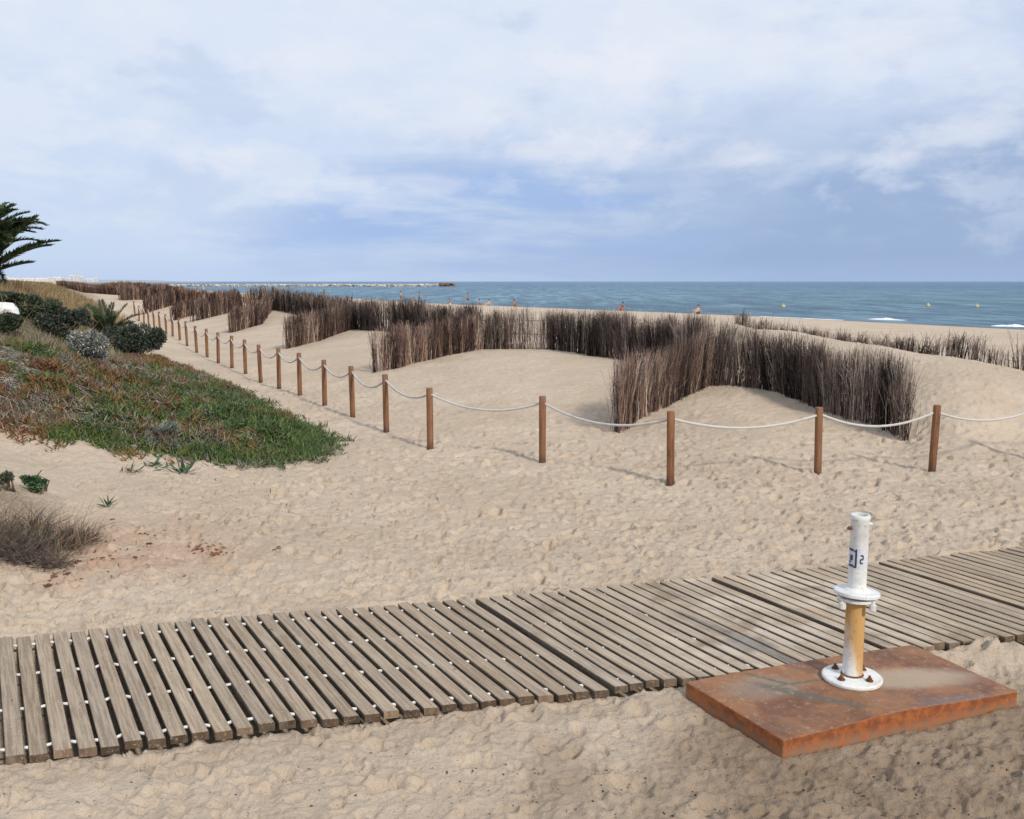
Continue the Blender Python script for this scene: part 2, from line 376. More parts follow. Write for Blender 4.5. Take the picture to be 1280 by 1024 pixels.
def G(x, y):
    x = np.asarray(x, float); y = np.asarray(y, float); sh = x.shape; x = x.ravel(); y = y.ravel()
    a, b_ = tcoord(x, np.minimum(y, 350)); z = np.empty_like(a)
    for i in range(0, len(a), 20000):
        aa = a[i:i + 20000]; bb = b_[i:i + 20000]
        z[i:i + 20000] = kern((aa[:, None] - A_) ** 2 + (bb[:, None] - B_) ** 2) @ sol[:n_] + sol[n_] + sol[n_ + 1] * aa + sol[n_ + 2] * bb
    z = np.clip(z, -.6, 2.3)
    s = shore_s(x, y); zb = SEA + s * .055
    k = .12; hh_ = np.clip(.5 + .5 * (zb - z) / k, 0, 1); z = zb * (1 - hh_) + z * hh_ - k * hh_ * (1 - hh_)
    return np.maximum(z, -4).reshape(sh)
def g1(x, y): return float(G(np.array([x]), np.array([y]))[0])
def hit(px, py):
    h = 0.0
    for i in range(60):
        x, y = U(px, py, h)
        if y < 0 or y > 400: h -= .1; continue
        h += .35 * (g1(x, y) - h)
    return x, y, g1(x, y)

# ------------------------------------------------------------------ object helpers
def tag(o, label=None, cat=None, group=None, kind=None):
    if label: o['label'] = label
    if cat: o['category'] = cat
    if group: o['group'] = group
    if kind: o['kind'] = kind
    return o
def empty(name, loc, rz=0.0):
    o = bpy.data.objects.new(name, None); COL.objects.link(o); o.location = loc; o.rotation_euler = (0, 0, rz); o.empty_display_size = .2
    return o
def mk(name, me, mt, parent=None, loc=None, smooth=False):
    o = bpy.data.objects.new(name, me); COL.objects.link(o)
    if mt is not None: me.materials.append(mt)
    if parent: o.parent = parent
    if loc is not None: o.location = loc
    if smooth: me.polygons.foreach_set('use_smooth', [True] * len(me.polygons))
    return o
def mesh_np(name, V, Fq, tint=None, aname='tint'):
    """V (n,3), Fq (m,k) faces of k corners"""
    me = bpy.data.meshes.new(name); m_, k = Fq.shape
    me.vertices.add(len(V)); me.vertices.foreach_set('co', V.astype(np.float32).ravel())
    me.loops.add(m_ * k); me.loops.foreach_set('vertex_index', Fq.astype(np.int32).ravel())
    me.polygons.add(m_); me.polygons.foreach_set('loop_start', np.arange(0, m_ * k, k, dtype=np.int32))
    me.update(calc_edges=True)
    if tint is not None:
        a = me.attributes.new(aname, 'FLOAT_COLOR', 'POINT')
        a.data.foreach_set('color', np.c_[tint, np.ones(len(V))].astype(np.float32).ravel())
    return me
class MB:
    """collects shapes into one mesh"""
    def __init__(s): s.v = []; s.f = []; s.c = []; s.uv = []
    def add(s, vs, fs, tint=(1, 1, 1), uvs=None):
        o = len(s.v); s.v += [tuple(v) for v in vs]; s.c += [tint] * len(vs)
        for f in fs: s.f.append(tuple(i + o for i in f))
    def box(s, c, d, rot=None, tint=(1, 1, 1)):
        vs = [Vector(((i & 1) * 2 - 1, (i >> 1 & 1) * 2 - 1, (i >> 2 & 1) * 2 - 1)) for i in range(8)]
        vs = [Vector((v.x * d[0] / 2, v.y * d[1] / 2, v.z * d[2] / 2)) for v in vs]
        if rot is not None: vs = [rot @ v for v in vs]
        s.add([v + Vector(c) for v in vs], [(0, 2, 3, 1), (4, 5, 7, 6), (0, 1, 5, 4), (2, 6, 7, 3), (0, 4, 6, 2), (1, 3, 7, 5)], tint)
    def lathe(s, prof, n=32, c=(0, 0, 0), cap=True, tint=(1, 1, 1), rot=None):
        vs = []
        for r, z in prof:
            for k in range(n):
                v = Vector((r * math.cos(2 * math.pi * k / n), r * math.sin(2 * math.pi * k / n), z))
                if rot is not None: v = rot @ v
                vs.append(v + Vector(c))
        fs = [(i * n + k, i * n + (k + 1) % n, (i + 1) * n + (k + 1) % n, (i + 1) * n + k) for i in range(len(prof) - 1) for k in range(n)]
        if cap: fs += [tuple(reversed(range(n))), tuple((len(prof) - 1) * n + k for k in range(n))]
        s.add(vs, fs, tint)
    def tube(s, pts, rad, n=8, tint=(1, 1, 1)):
        pts = [Vector(p_) for p_ in pts]; vs = []
        for i, p_ in enumerate(pts):
            d = (pts[min(i + 1, len(pts) - 1)] - pts[max(i - 1, 0)]).normalized()
            a = d.cross(Vector((0, 0, 1)) if abs(d.z) < .95 else Vector((1, 0, 0))).normalized(); b_ = a.cross(d)
            r = rad[i] if isinstance(rad, (list, tuple)) else rad
            vs += [p_ + (a * math.cos(2 * math.pi * k / n) + b_ * math.sin(2 * math.pi * k / n)) * r for k in range(n)]
        fs = [(i * n + k, (i + 1) * n + k, (i + 1) * n + (k + 1) % n, i * n + (k + 1) % n) for i in range(len(pts) - 1) for k in range(n)]
        fs += [tuple(range(n)), tuple(reversed([(len(pts) - 1) * n + k for k in range(n)]))]
        s.add(vs, fs, tint)
    def build(s, name, mt, parent=None, smooth=False, tint=False, loc=None):
        me = bpy.data.meshes.new(name); me.from_pydata(s.v, [], s.f); me.update()
        if tint:
            a = me.attributes.new('tint', 'FLOAT_COLOR', 'POINT'); a.data.foreach_set('color', np.c_[np.array(s.c), np.ones(len(s.v))].astype(np.float32).ravel())
        return mk(name, me, mt, parent, loc, smooth)
def smooth_angle(o, deg=35):
    me = o.data
    me.polygons.foreach_set('use_smooth', [True] * len(me.polygons))
    try: me.set_sharp_from_angle(angle=math.radians(deg))
    except Exception: pass
def bevel(o, w, seg=2):
    md = o.modifiers.new('bevel', 'BEVEL'); md.width = w; md.segments = seg; md.limit_method = 'ANGLE'; md.angle_limit = math.radians(40)

def prisms(B, T, r0, r1, tint, bend=None):
    """three-sided tapered rods from B to T; optional mid point bend"""
    n = len(B); D = T - B; D /= np.linalg.norm(D, axis=1)[:, None] + 1e-9
    ref = rng.normal(size=(n, 3)); A = np.cross(D, ref); A /= np.linalg.norm(A, axis=1)[:, None] + 1e-9; Bn = np.cross(D, A)
    r0 = np.broadcast_to(np.asarray(r0, float), (n,)); r1 = np.broadcast_to(np.asarray(r1, float), (n,))
    rings = [(B, r0), (T, r1)] if bend is None else [(B, r0), ((B + T) / 2 + bend, (r0 + r1) / 2 if np.all(r1 > .0) else r0 * .8), (T, r1)]
    k = len(rings); V = np.empty((n, k * 3, 3))
    for j, (C_, r) in enumerate(rings):
        for i in range(3):
            th = 2 * math.pi * i / 3
            V[:, j * 3 + i] = C_ + (A * math.cos(th) + Bn * math.sin(th)) * r[:, None]
    q = []
    for j in range(k - 1):
        for i in range(3): q.append((j * 3 + i, j * 3 + (i + 1) % 3, (j + 1) * 3 + (i + 1) % 3, (j + 1) * 3 + i))
    q = np.array(q); Fq = (q[None] + (np.arange(n) * k * 3)[:, None, None]).reshape(-1, 4)
    return V.reshape(-1, 3), Fq, np.repeat(tint, k * 3, axis=0)
def leaves(C_, D, Nn, ln, wd, tint):
    """pointed leaf blades: 6 vertices folded along the mid rib"""
    n = len(C_); D = D / (np.linalg.norm(D, axis=1)[:, None] + 1e-9); S_ = np.cross(D, Nn); S_ /= np.linalg.norm(S_, axis=1)[:, None] + 1e-9
    Up = np.cross(S_, D); ln = np.broadcast_to(ln, (n,))[:, None]; wd = np.broadcast_to(wd, (n,))[:, None]
    V = np.stack([C_, C_ + D * ln * .45 + S_ * wd * .5 + Up * wd * .15, C_ + D * ln, C_ + D * ln * .45 - S_ * wd * .5 + Up * wd * .15, C_ + D * ln * .45], 1)
    q = np.array([(0, 1, 4), (1, 2, 4), (2, 3, 4), (3, 0, 4)]); Fq = (q[None] + (np.arange(n) * 5)[:, None, None]).reshape(-1, 3)
    return V.reshape(-1, 3), Fq, np.repeat(tint, 5, axis=0)
def pick(cols, wts, n, var=.2):
    cols = np.array(cols); i = rng.choice(len(cols), n, p=np.array(wts) / sum(wts)); c_ = cols[i] * (1 + rng.normal(size=(n, 1)) * var)
    return np.clip(c_, .004, .95)

# ------------------------------------------------------------------ boardwalk layout (needed by the ground below it)
S0 = np.array([.875, -1.515])
FAR = [np.array(U(*a, .05)) for a in ((-250, 822), (0, 798), (300, 770), (590, 748), (885, 722), (1095, 703), (1280, 682), (1600, 650))]
def far_at(d):
    for i in range(len(FAR) - 1):
        l_ = np.linalg.norm(FAR[i + 1] - FAR[i])
        if d <= l_ or i == len(FAR) - 2: return FAR[i] + (FAR[i + 1] - FAR[i]) * d / l_
        d -= l_
FLEN = [0]
for i in range(len(FAR) - 1): FLEN.append(FLEN[-1] + np.linalg.norm(FAR[i + 1] - FAR[i]))
def in_board(x, y):
    # coordinates along slat direction
    fx = np.array([f[0] for f in FAR]); fy = np.array([f[1] for f in FAR])
    # solve far(x0)+t*S0 = (x,y) by slope of the far line (~.25)
    t_ = np.zeros_like(x)
    for _ in range(6):
        x0 = x - t_ * S0[0]; yf = np.interp(x0, fx, fy); t_ += ((y - yf) / S0[1] - t_) * .9
    x0 = x - t_ * S0[0]
    return t_, x0
PL = [np.array(U(857, 853, .09)), np.array(U(979, 926, .09)), np.array(U(1272, 865, .09)), np.array(U(1142, 806, .09))]
PC = sum(PL) / 4

def poly_mask(x, y, poly, soft):
    """signed-distance style soft mask of a polygon"""
    d = np.full(x.shape, 1e9); ins = np.zeros(x.shape, bool); n = len(poly)
    for i in range(n):
        ax, ay = poly[i]; bx, by = poly[(i + 1) % n]; ex, ey = bx - ax, by - ay
        t_ = np.clip(((x - ax) * ex + (y - ay) * ey) / (ex * ex + ey * ey), 0, 1)
        d = np.minimum(d, np.hypot(x - ax - ex * t_, y - ay - ey * t_))
        c_ = (ay > y) != (by > y); ins ^= c_ & (x < ex * (y - ay) / (ey if ey else 1e-9) + ax)
    return sstep(-soft, soft, np.where(ins, d, -d))
ICE_PX = [(0,533),(60,545),(150,566),(230,573),(300,581),(355,579),(400,568),(422,560),(405,540),(360,517),(310,492),(255,468),(205,450),(150,446),(120,452),(60,440),(0,432),(-60,440),(-60,520)]
ICE = [hit(a, b_)[:2] for a, b_ in ICE_PX]
CLAY = [hit(a, b_)[:2] for a, b_ in ((60,690),(110,665),(150,650),(210,650),(280,670),(290,700),(240,715),(160,720),(90,740),(40,735))]
FRONTBUSH = [hit(a, b_)[:2] for a, b_ in ((-60,600),(40,615),(100,660),(70,690),(0,700),(-60,700))]
GRASSY = [hit(a, b_)[:2] for a, b_ in ((-60,357),(60,357),(95,362),(128,385),(150,415),(200,452),(120,455),(0,430),(-60,430))]

DRY = [(-.66 * 18, 18), (-.55 * 20, 20), (-.49 * 24, 24), (-.455 * 28, 28), (-.45 * 34, 34), (-.455 * 45, 45), (-.47 * 56, 56), (-.75 * 60, 60), (-.8 * 24, 24)]
def micro(x, y):
    d = np.hypot(x, y)
    near = sstep(40, 20, d)
    trampled = (.35 + .65 * sstep(.22, .04, G(x, y))) 
    wav = fbm(x * .9, y * .9, 3) - .5
    z = wav * .05
    z += (fbm(x * 3.1, y * 3.1, 9) - .5) * .035
    wx = x + .05 * vnoise(x * 13, y * 13, 6)
    z += prints(wx, y, .31, .105, .055, .048, 21, .8, .45) * trampled
    z += prints(wx, y, .17, .060, .032, .038, 177, .85, .5) * (.3 + .7 * trampled) * (.5 + .8 * vnoise(x * .8, y * .8, 15))
    z += prints(x, y, .095, .034, .020, .019, 277, .8, .5) * sstep(12, 8, d)
    z += (fbm(x * 8, y * 8, 31, 3) - .5) * .022
    z += (fbm(x * 22, y * 22, 41, 2) - .5) * .016
    return z * (.35 + .65 * near) * (1 - .45 * sstep(5.2, 4.4, y - .25 * x))

# ------------------------------------------------------------------ ground mesh: fine near the path, coarse far off
def build_ground():
    us = np.concatenate([-np.geomspace(8, .78, 26)[:-1], np.linspace(-.78, .78, 720), np.geomspace(.78, 8, 26)[1:]])
    y = 2.2; ys = [-60, -20, -6, -1, .8, 1.5, 1.9]
    while y < 160: ys.append(y); y += y * (.0033 if y < 25 else .005 if y < 60 else .012)
    while y < 9000: ys.append(y); y *= 1.08
    ys = np.array(ys); yb = np.maximum(ys, 2.0)
    Xg = us[None, :] * yb[:, None]; Yg = np.repeat(ys[:, None], len(us), 1)
    x = Xg.ravel(); y = Yg.ravel()
    z = G(x, y)
    t_, x0 = in_board(x, y)
    edge = np.minimum(t_, 1 - t_)
    bm = sstep(.015, .05, edge)
    mic = micro(x, y) * sstep(1.2, 3, y) * (1 - 1.0 * poly_mask(x, y, PL, .16))
    s = shore_s(x, y); mic *= sstep(0, 6, s)
    z = z + mic
    # sand drifted over the right end of the planks' near edge, scooped at the left
    drift = sstep(1.2, 2.4, x) * np.exp(-((t_ - 1.02) / .10) ** 2) * .05 * sstep(.35, .7, vnoise(x * 2.3, y * 2.3, 18))
    z = z * (1 - bm) + (-.10) * bm + drift * (1 + 1.5 * (vnoise(x * 6, y * 6, 8) - .5))
    z += np.exp(-((t_ + .01) / .035) ** 2) * .075 * sstep(.45, .85, vnoise(x * 2.1, y * 2.1, 12))
    z += np.exp(-((t_ - 1.05) / .05) ** 2) * .012 * vnoise(x * 4, y * 4, 14) * (x < 1.2)
    # under the slab
    pm = poly_mask(x, y, PL, .05)
    z = z * (1 - pm) + np.minimum(z, -.02) * pm
    near_pl = poly_mask(x, y, PL, .22)
    z += near_pl * (1 - pm) * (1 - bm) * (.020 + .03 * np.clip((x - PL[1][0]) / 1.5, 0, 1))
    # masks
    ice = poly_mask(x, y, ICE, .25); gr = np.maximum(poly_mask(x, y, GRASSY, .6), poly_mask(x, y, DRY, .8)); fb = poly_mask(x, y, FRONTBUSH, .35)
    litter = np.maximum(np.maximum(ice * .6, gr * .75), fb * .75) * (.4 + 1.0 * fbm(x * 2, y * 2, 51))
    cl = poly_mask(x, y, CLAY, .55) * (.3 + 1.1 * fbm(x * 1.6, y * 1.6, 61))
    # damp churned sand round the slab and shore
    dd = np.hypot((x - 2.6) / 2.3, (y - 3.9) / 1.3)
    damp = sstep(1.25, .55, dd + (fbm(x * 1.6, y * 1.6, 71) - .5) * .7) * .9
    damp = np.maximum(damp, sstep(.5, 0, np.abs(t_ - 1.08) * 5 - .1) * .25)
    damp = np.maximum(damp, sstep(5, 1, s) * .9)
    z += damp * (s > 20) * ((fbm(x * 11, y * 11, 81, 3) - .5) * .05 + (fbm(x * 30, y * 30, 83, 2) - .5) * .024 + prints(x, y, .13, .035, .022, .018, 91, .6)) * (1 - near_pl) * (1 - bm) * (1 - pm)
    V = np.c_[x, y, z]; r, c_ = Xg.shape
    i = np.arange(r * c_).reshape(r, c_); Fq = np.stack([i[:-1, :-1], i[:-1, 1:], i[1:, 1:], i[1:, :-1]], -1).reshape(-1, 4)
    me = mesh_np('beach_sand', V, Fq, np.c_[litter, np.clip(cl, 0, 1), damp], 'mask')
    o = mk('ground', me, M['sand'], smooth=True); tag(o, kind='structure', label='pale beach sand with footprints and low dunes')
build_ground()

# sea
v = np.array([[-30000, -3000, SEA], [40000, -3000, SEA], [40000, 45000, SEA], [-30000, 45000, SEA]], float)
o = mk('sea', mesh_np('sea', v, np.array([[0, 1, 2, 3]])), M['sea']); tag(o, kind='structure', label='blue green sea with small waves up to the horizon')

# ------------------------------------------------------------------ boardwalk mats
PITCHES = [.107, .100, .100, .100]
def board_mat(d0, d1, label, base_tint, lift, s_scale, spc=1.0):
    root = empty('boardwalk_mat', (*far_at(d0), 0))
    ox_, oy_ = root.location.x, root.location.y
    pitch = PITCHES[len([o for o in bpy.data.objects if o.name.startswith('boardwalk_mat')]) - 1]; n = int((d1 - d0) / pitch); pitch = (d1 - d0) / n
    V = []; Fc = []; C_ = []; UVs = []; sv = MB(); rp = MB()
    ropes = {k: [] for k in range(4)}
    fr = (.07, .36, .65, .93)
    for k in range(n):
        gap = .0235 + random.uniform(-.003, .004)
        a = far_at(d0 + k * pitch + gap / 2); b_ = far_at(d0 + (k + 1) * pitch - gap / 2)
        Ln = s_scale * (1 + random.uniform(-.008, .008)); off = random.uniform(-.010, .010)
        sk = np.array([random.uniform(-.004, .004), 0])
        u0 = np.array(a) - S0 * off; u1 = np.array(b_) - S0 * off
        w0 = u0 + S0 * Ln + sk; w1 = u1 + S0 * Ln + sk
        zt_ = .052 + lift + random.uniform(-.003, .003); zb_ = .008 + lift; tl = random.uniform(-.0025, .0025)
        o_ = len(V)
        # cross sections with eased edges at several stations
        st_ = 6
        for j in range(st_ + 1):
            f = j / st_; A = u0 + (w0 - u0) * f; B = u1 + (w1 - u1) * f; e = (B - A) * .045
            zz = zt_ + .002 * math.sin(f * 5 + k)
            for q, z_ in ((A, zb_), (A, zz - .005), (A + e, zz), (B - e, zz + tl), (B, zz - .005 + tl), (B, zb_)):
                V.append((q[0] - ox_, q[1] - oy_, z_))
        for j in (0, st_):
            for i in range(6): V.append(V[o_ + j * 6 + i])
        for j in range(st_):
            for i in range(6):
                i2 = (i + 1) % 6; Fc.append((o_ + j * 6 + i, o_ + (j + 1) * 6 + i, o_ + (j + 1) * 6 + i2, o_ + j * 6 + i2))
        eo = o_ + (st_ + 1) * 6; Fc.append(tuple(eo + i for i in range(6))); Fc.append(tuple(eo + 11 - i for i in range(6)))
        tv = random.uniform(.86, 1.12); warm = random.uniform(-.006, .010)
        # sun-bleached stretch towards the slab
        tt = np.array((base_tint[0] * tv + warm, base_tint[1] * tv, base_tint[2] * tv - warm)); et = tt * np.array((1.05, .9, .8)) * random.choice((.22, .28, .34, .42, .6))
        for j in range(st_ + 1): C_ += [tuple(tt * .30), tuple(tt * .38), tuple(tt), tuple(tt), tuple(tt * .38), tuple(tt * .30)]  # side faces tinted darker: grime plus the shade of the gaps put into the colour
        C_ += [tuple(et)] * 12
        wd = [0, .01, .012, .074, .08, .09]
        UVs += [((j / st_) * 1.7 + k * 3.7, wd[i] + k * 1.3) for j in range(st_ + 1) for i in range(6)] + [(wd[i] + k, wd[i] * .3) for j in range(2) for i in range(6)]
        for q, f in enumerate(fr):
            c0 = u0 + (w0 - u0) * f; c1 = u1 + (w1 - u1) * f; d_ = (c1 - c0) / np.linalg.norm(c1 - c0); zc = .034 + lift; r_ = .0085 * spc
            e0 = c0 + d_ * .006; e1 = c1 - d_ * .006
            if k > 0: ropes[q] += [((e0[0] - ox_, e0[1] - oy_, zc), r_), ((e0[0] + d_[0] * .003 - ox_, e0[1] + d_[1] * .003 - oy_, zc), .004)]
            if k < n - 1: ropes[q] += [((e1[0] - d_[0] * .003 - ox_, e1[1] - d_[1] * .003 - oy_, zc), .004), ((e1[0] - ox_, e1[1] - oy_, zc), r_)]
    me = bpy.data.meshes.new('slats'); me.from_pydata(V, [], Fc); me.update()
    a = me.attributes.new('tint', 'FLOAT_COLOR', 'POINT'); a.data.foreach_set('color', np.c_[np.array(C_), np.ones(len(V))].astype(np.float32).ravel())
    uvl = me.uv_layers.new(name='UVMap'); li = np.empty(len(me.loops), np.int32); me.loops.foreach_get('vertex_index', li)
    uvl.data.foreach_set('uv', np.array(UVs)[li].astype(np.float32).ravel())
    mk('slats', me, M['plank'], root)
    for q in range(4):
        rm = MB(); rm.tube([p_[0] for p_ in ropes[q]], [p_[1] for p_ in ropes[q]], 7); rm.build('rope', M['plastic'], root, True)
    tag(root, label, 'boardwalk', 'roll-out slatted wooden mats laid end to end')
dS = [FLEN[1] - .6, FLEN[3], FLEN[4], FLEN[5], FLEN[7]]
board_mat(0.0, dS[1] - .018, 'widest view weathered slatted wooden mat at the left with white spacers in its gaps', (.41, .33, .245), 0, 1.0)
board_mat(dS[1] + .012, dS[2] - .018, 'middle slatted wooden mat, sun bleached, ending behind the rusty slab', (.47, .385, .29), .001, .985, .7)
board_mat(dS[2] + .014, dS[3] - .028, 'slatted wooden mat passing directly behind the white and ochre pipe', (.46, .375, .28), .002, .95, .5)
board_mat(dS[3] + .014, dS[4], 'slatted wooden mat at the right edge, beyond the dark seam', (.45, .36, .265), .003, .90, .5)

# ------------------------------------------------------------------ shower post on rusty slab
def shower():
    cx, cy = PC; root = empty('shower_post', (cx, cy, 0))
    tag(root, 'white and rusty ochre pipe with a collar flange bolted on a tilted rusty steel slab', 'pipe stand')
    th = .115
    ring = [(q[0] - cx, q[1] - cy) for q in PL]
    zt_ = [.115, .125, .125, .115]
    ob = bpy.data.meshes.new('base_slab')
    # subdivide the top for a little sag and dents
    nx, ny = 40, 20; V = []; Fc = []
    for j in range(ny + 1):
        for i in range(nx + 1):
            a = i / nx; b_ = j / ny
            p0 = np.array(ring[1]) * (1 - a) + np.array(ring[2]) * a; p1 = np.array(ring[0]) * (1 - a) + np.array(ring[3]) * a
            q = p0 * (1 - b_) + p1 * b_
            zz = .003 * math.sin(a * 5 + 1) * math.sin(b_ * 3) - .004 * math.exp(-((a - .2) ** 2 + (b_ - .3) ** 2) / .02) + .030 * math.exp(-((a - .48) / .26) ** 2) * math.exp(-(b_ / .30) ** 2) + .012 * math.sin(a * 3.14) * b_
            wv_ = .003 * math.sin(a * 9) if j in (0, ny) else 0
            V.append((q[0], q[1] + wv_, zz))
    n1_ = len(V); idx = lambda i, j: j * (nx + 1) + i
    for j in range(ny):
        for i in range(nx): Fc.append((idx(i, j), idx(i + 1, j), idx(i + 1, j + 1), idx(i, j + 1)))
    rim = [idx(i, 0) for i in range(nx)] + [idx(nx, j) for j in range(ny)] + [idx(i, ny) for i in range(nx, 0, -1)] + [idx(0, j) for j in range(ny, 0, -1)]
    lo = []
    for q_, k in enumerate(rim):
        V[k] = (V[k][0] + random.uniform(-.0018, .0018), V[k][1] + random.uniform(-.0018, .0018), V[k][2] + random.uniform(-.001, .0005))
        V.append((V[k][0], V[k][1], -th)); lo.append(len(V) - 1)
    for k in range(len(rim)):
        k2 = (k + 1) % len(rim); Fc.append((rim[k], lo[k], lo[k2], rim[k2]))
    Fc.append(tuple(reversed(lo)))
    ob.from_pydata(V, [], Fc); ob.update()
    so2 = mk('base_slab', ob, M['rust'], root, (0, 0, .092)); bevel(so2, .006, 2)
    fx, fy = U(1065, 845, .12); fx -= cx; fy -= cy; z0 = .104
    # base flange with bolt holes' rusty nuts
    b1 = MB(); b1.lathe([(.05, z0 - .02), (.158, z0 - .02), (.158, z0), (.158, z0), (.165, z0 + .005), (.165, z0 + .016), (.158, z0 + .022), (.08, z0 + .025), (.062, z0 + .028)], 48, (fx, fy, 0))
    f1 = b1.build('base_flange', M['white_paint'], root); smooth_angle(f1)
    for k in range(4):
        a = math.radians(38 + 90 * k); bb = MB(); bx_, by_ = fx + .108 * math.cos(a), fy + .108 * math.sin(a)
        bb.lathe([(.021, z0 + .022), (.021, z0 + .029)], 20, (bx_, by_, 0)); bb.lathe([(.014, z0 + .029), (.014, z0 + .041), (.012, z0 + .043)], 6, (bx_, by_, 0)); bb.lathe([(.007, z0 + .04), (.007, z0 + .055)], 10, (bx_, by_, 0))
        smooth_angle(bb.build('anchor_bolt', M['dark_rust'], root))
    # lower pipe
    zc = .60
    b2 = MB(); b2.lathe([(.057, z0 + .02), (.055, z0 + .035), (.0535, z0 + .2), (.0535, zc)], 40, (0, 0, 0))
    lp = b2.build('lower_pipe', M['ochre_paint'], root, loc=(fx, fy, 0)); smooth_angle(lp)
    rr = MB(); rr.lathe([(.066, z0 + .020), (.062, z0 + .032), (.056, z0 + .036)], 40, (fx, fy, 0)); smooth_angle(rr.build('weld_ring', M['dark_rust'], root))
    # collar: two flanges bolted together, the upper one slightly tipped
    t1 = Matrix.Rotation(math.radians(4), 3, 'Y') @ Matrix.Rotation(math.radians(-3), 3, 'X')
    cb = MB(); cb.lathe([(.05, -.012), (.098, -.012), (.104, -.008), (.104, .004), (.1, .008), (.05, .008)], 40, (fx, fy, zc - .012))
    cb.lathe([(.05, 0), (.121, 0), (.126, .004), (.126, .019), (.121, .024), (.075, .026), (.06, .04), (.051, .042)], 44, (fx, fy, zc + .004), rot=t1)
    cl_ = cb.build('collar_flange', M['white_paint'], root); smooth_angle(cl_)
    for k in range(4):
        a = math.radians(-152 + 90 * k + (0, 8, -6, 5)[k]); bx_, by_ = fx + .105 * math.cos(a), fy + .105 * math.sin(a); bb = MB()
        bb.lathe([(.012, -.066), (.019, -.060), (.019, -.026), (.012, -.024), (.012, -.004)], 10, (bx_, by_, zc))
        smooth_angle(bb.build('collar_bolt', M['white_paint'], root))
    # upper pipe: open end, rim, little clamp screws
    zt2 = 1.065
    up = MB(); up.lathe([(.0505, zc + .02), (.0500, zt2 - .03), (.0525, zt2 - .026), (.0525, zt2 - .004), (.0505, zt2), (.043, zt2), (.043, zt2 - .10), (.001, zt2 - .10)], 40, (fx, fy, 0), cap=False)
    uo = up.build('upper_pipe', M['white_paint'], root); smooth_angle(uo)
    for sgn, zz, ln in ((-1, zt2 - .075, .020), (1, zt2 - .05, .012)):
        sb = MB(); d = Vector((math.cos(math.radians(-172 if sgn < 0 else -20)), math.sin(math.radians(-172 if sgn < 0 else -20)), 0))
        p0 = Vector((fx, fy, zz)) + d * .047; sb.tube([p0, p0 + d * ln], .011, 6); sb.tube([p0 + d * ln, p0 + d * (ln + .008)], .006, 8)
        smooth_angle(sb.build('clamp_screw', M['dark_rust'] if sgn < 0 else M['white_paint'], root))
    # worn sticker with dark characters, wrapped on the pipe
    facing = math.atan2(-(fy + cy), -(fx + cx))
    def patch(a0, a1, z1, z2, r, mb, n=10):
        vs = []
        for i in range(n + 1):
            a = facing + a0 + (a1 - a0) * i / n
            for z_ in (z1, z2): vs.append((fx + r * math.cos(a), fy + r * math.sin(a), z_))
        mb.add(vs, [(2 * i, 2 * i + 2, 2 * i + 3, 2 * i + 1) for i in range(n)])
    # screen left is the negative-angle side seen from the camera
    R_ = .0512; zc0 = .825; stick = MB(); patch(-1.35, 1.05, zc0 - .060, zc0 + .056, R_, stick, 24)
    st_o = stick.build('sticker', M['paper'], root, True)
    ink = MB()
    def stroke(x0, z0_, x1, z1_, w=.010):
        w *= 1.35
        # x in metres across the front of the pipe (left negative)
        q = np.linspace(0, 1, 5)
        if abs(x1 - x0) >= abs(z1_ - z0_): patch(x0 / R_, x1 / R_, zc0 + z0_ - w / 2, zc0 + z0_ + w / 2, R_ + .0006, ink, 6)
        else: patch((x0 - w / 2) / R_, (x0 + w / 2) / R_, zc0 + z0_, zc0 + z1_, R_ + .0006, ink, 3)
    for s_ in ((-.062, .045, -.030, .045), (-.062, -.045, -.026, -.045), (-.050, .000, -.030, .000, .024), (-.034, .038, -.034, .050, .012), (-.058, -.025, -.040, -.025, .007),
               (-.012, -.052, -.012, .052, .008), (-.024, .040, -.010, .040, .008), (-.026, -.050, -.010, -.050, .008),
               (.012, .018, .026, .018, .007), (.026, -.004, .026, .018, .006), (.012, -.004, .026, -.004, .007), (.012, -.026, .012, -.004, .006), (.012, -.026, .026, -.026, .007)):
        stroke(*s_)
    ink.build('lettering', M['ink'], st_o)
shower()

# ------------------------------------------------------------------ rope barrier
posts_px = [(1165,588),(1022,594),(838,605),(678,577),(538,561),(483,540),(441,522),(406,508),(375,495),(349,486),(326,478),(307,468),(290,460),(273,454),(259,447),(246,441),(234,433),(225,428),(216,423),(208,419),(200,415),(193,411.5),(186,408),(180,405),(174,402.5),(169,400.5)]
hts = {0: .84, 1: .85, 2: .86, 3: .875, 4: .87}
PP = [U(a, b_, 0) for a, b_ in posts_px]; PP = [(7.05, 12.0), (8.9, 12.7)][::-1] + list(PP)
MP = MB()
post_top = []
def post_mesh(h, seed):
    rr = random.Random(seed); mb = MB(); n = 16; r = .046
    prof = [(r * 1.02, -.25), (r, .0), (r * (1 + rr.uniform(-.03, .03)), h * .35), (r * (1 + rr.uniform(-.03, .03)), h * .7), (r * .985, h - .012), (r * .90, h)]
    mb.lathe(prof, n); return mb
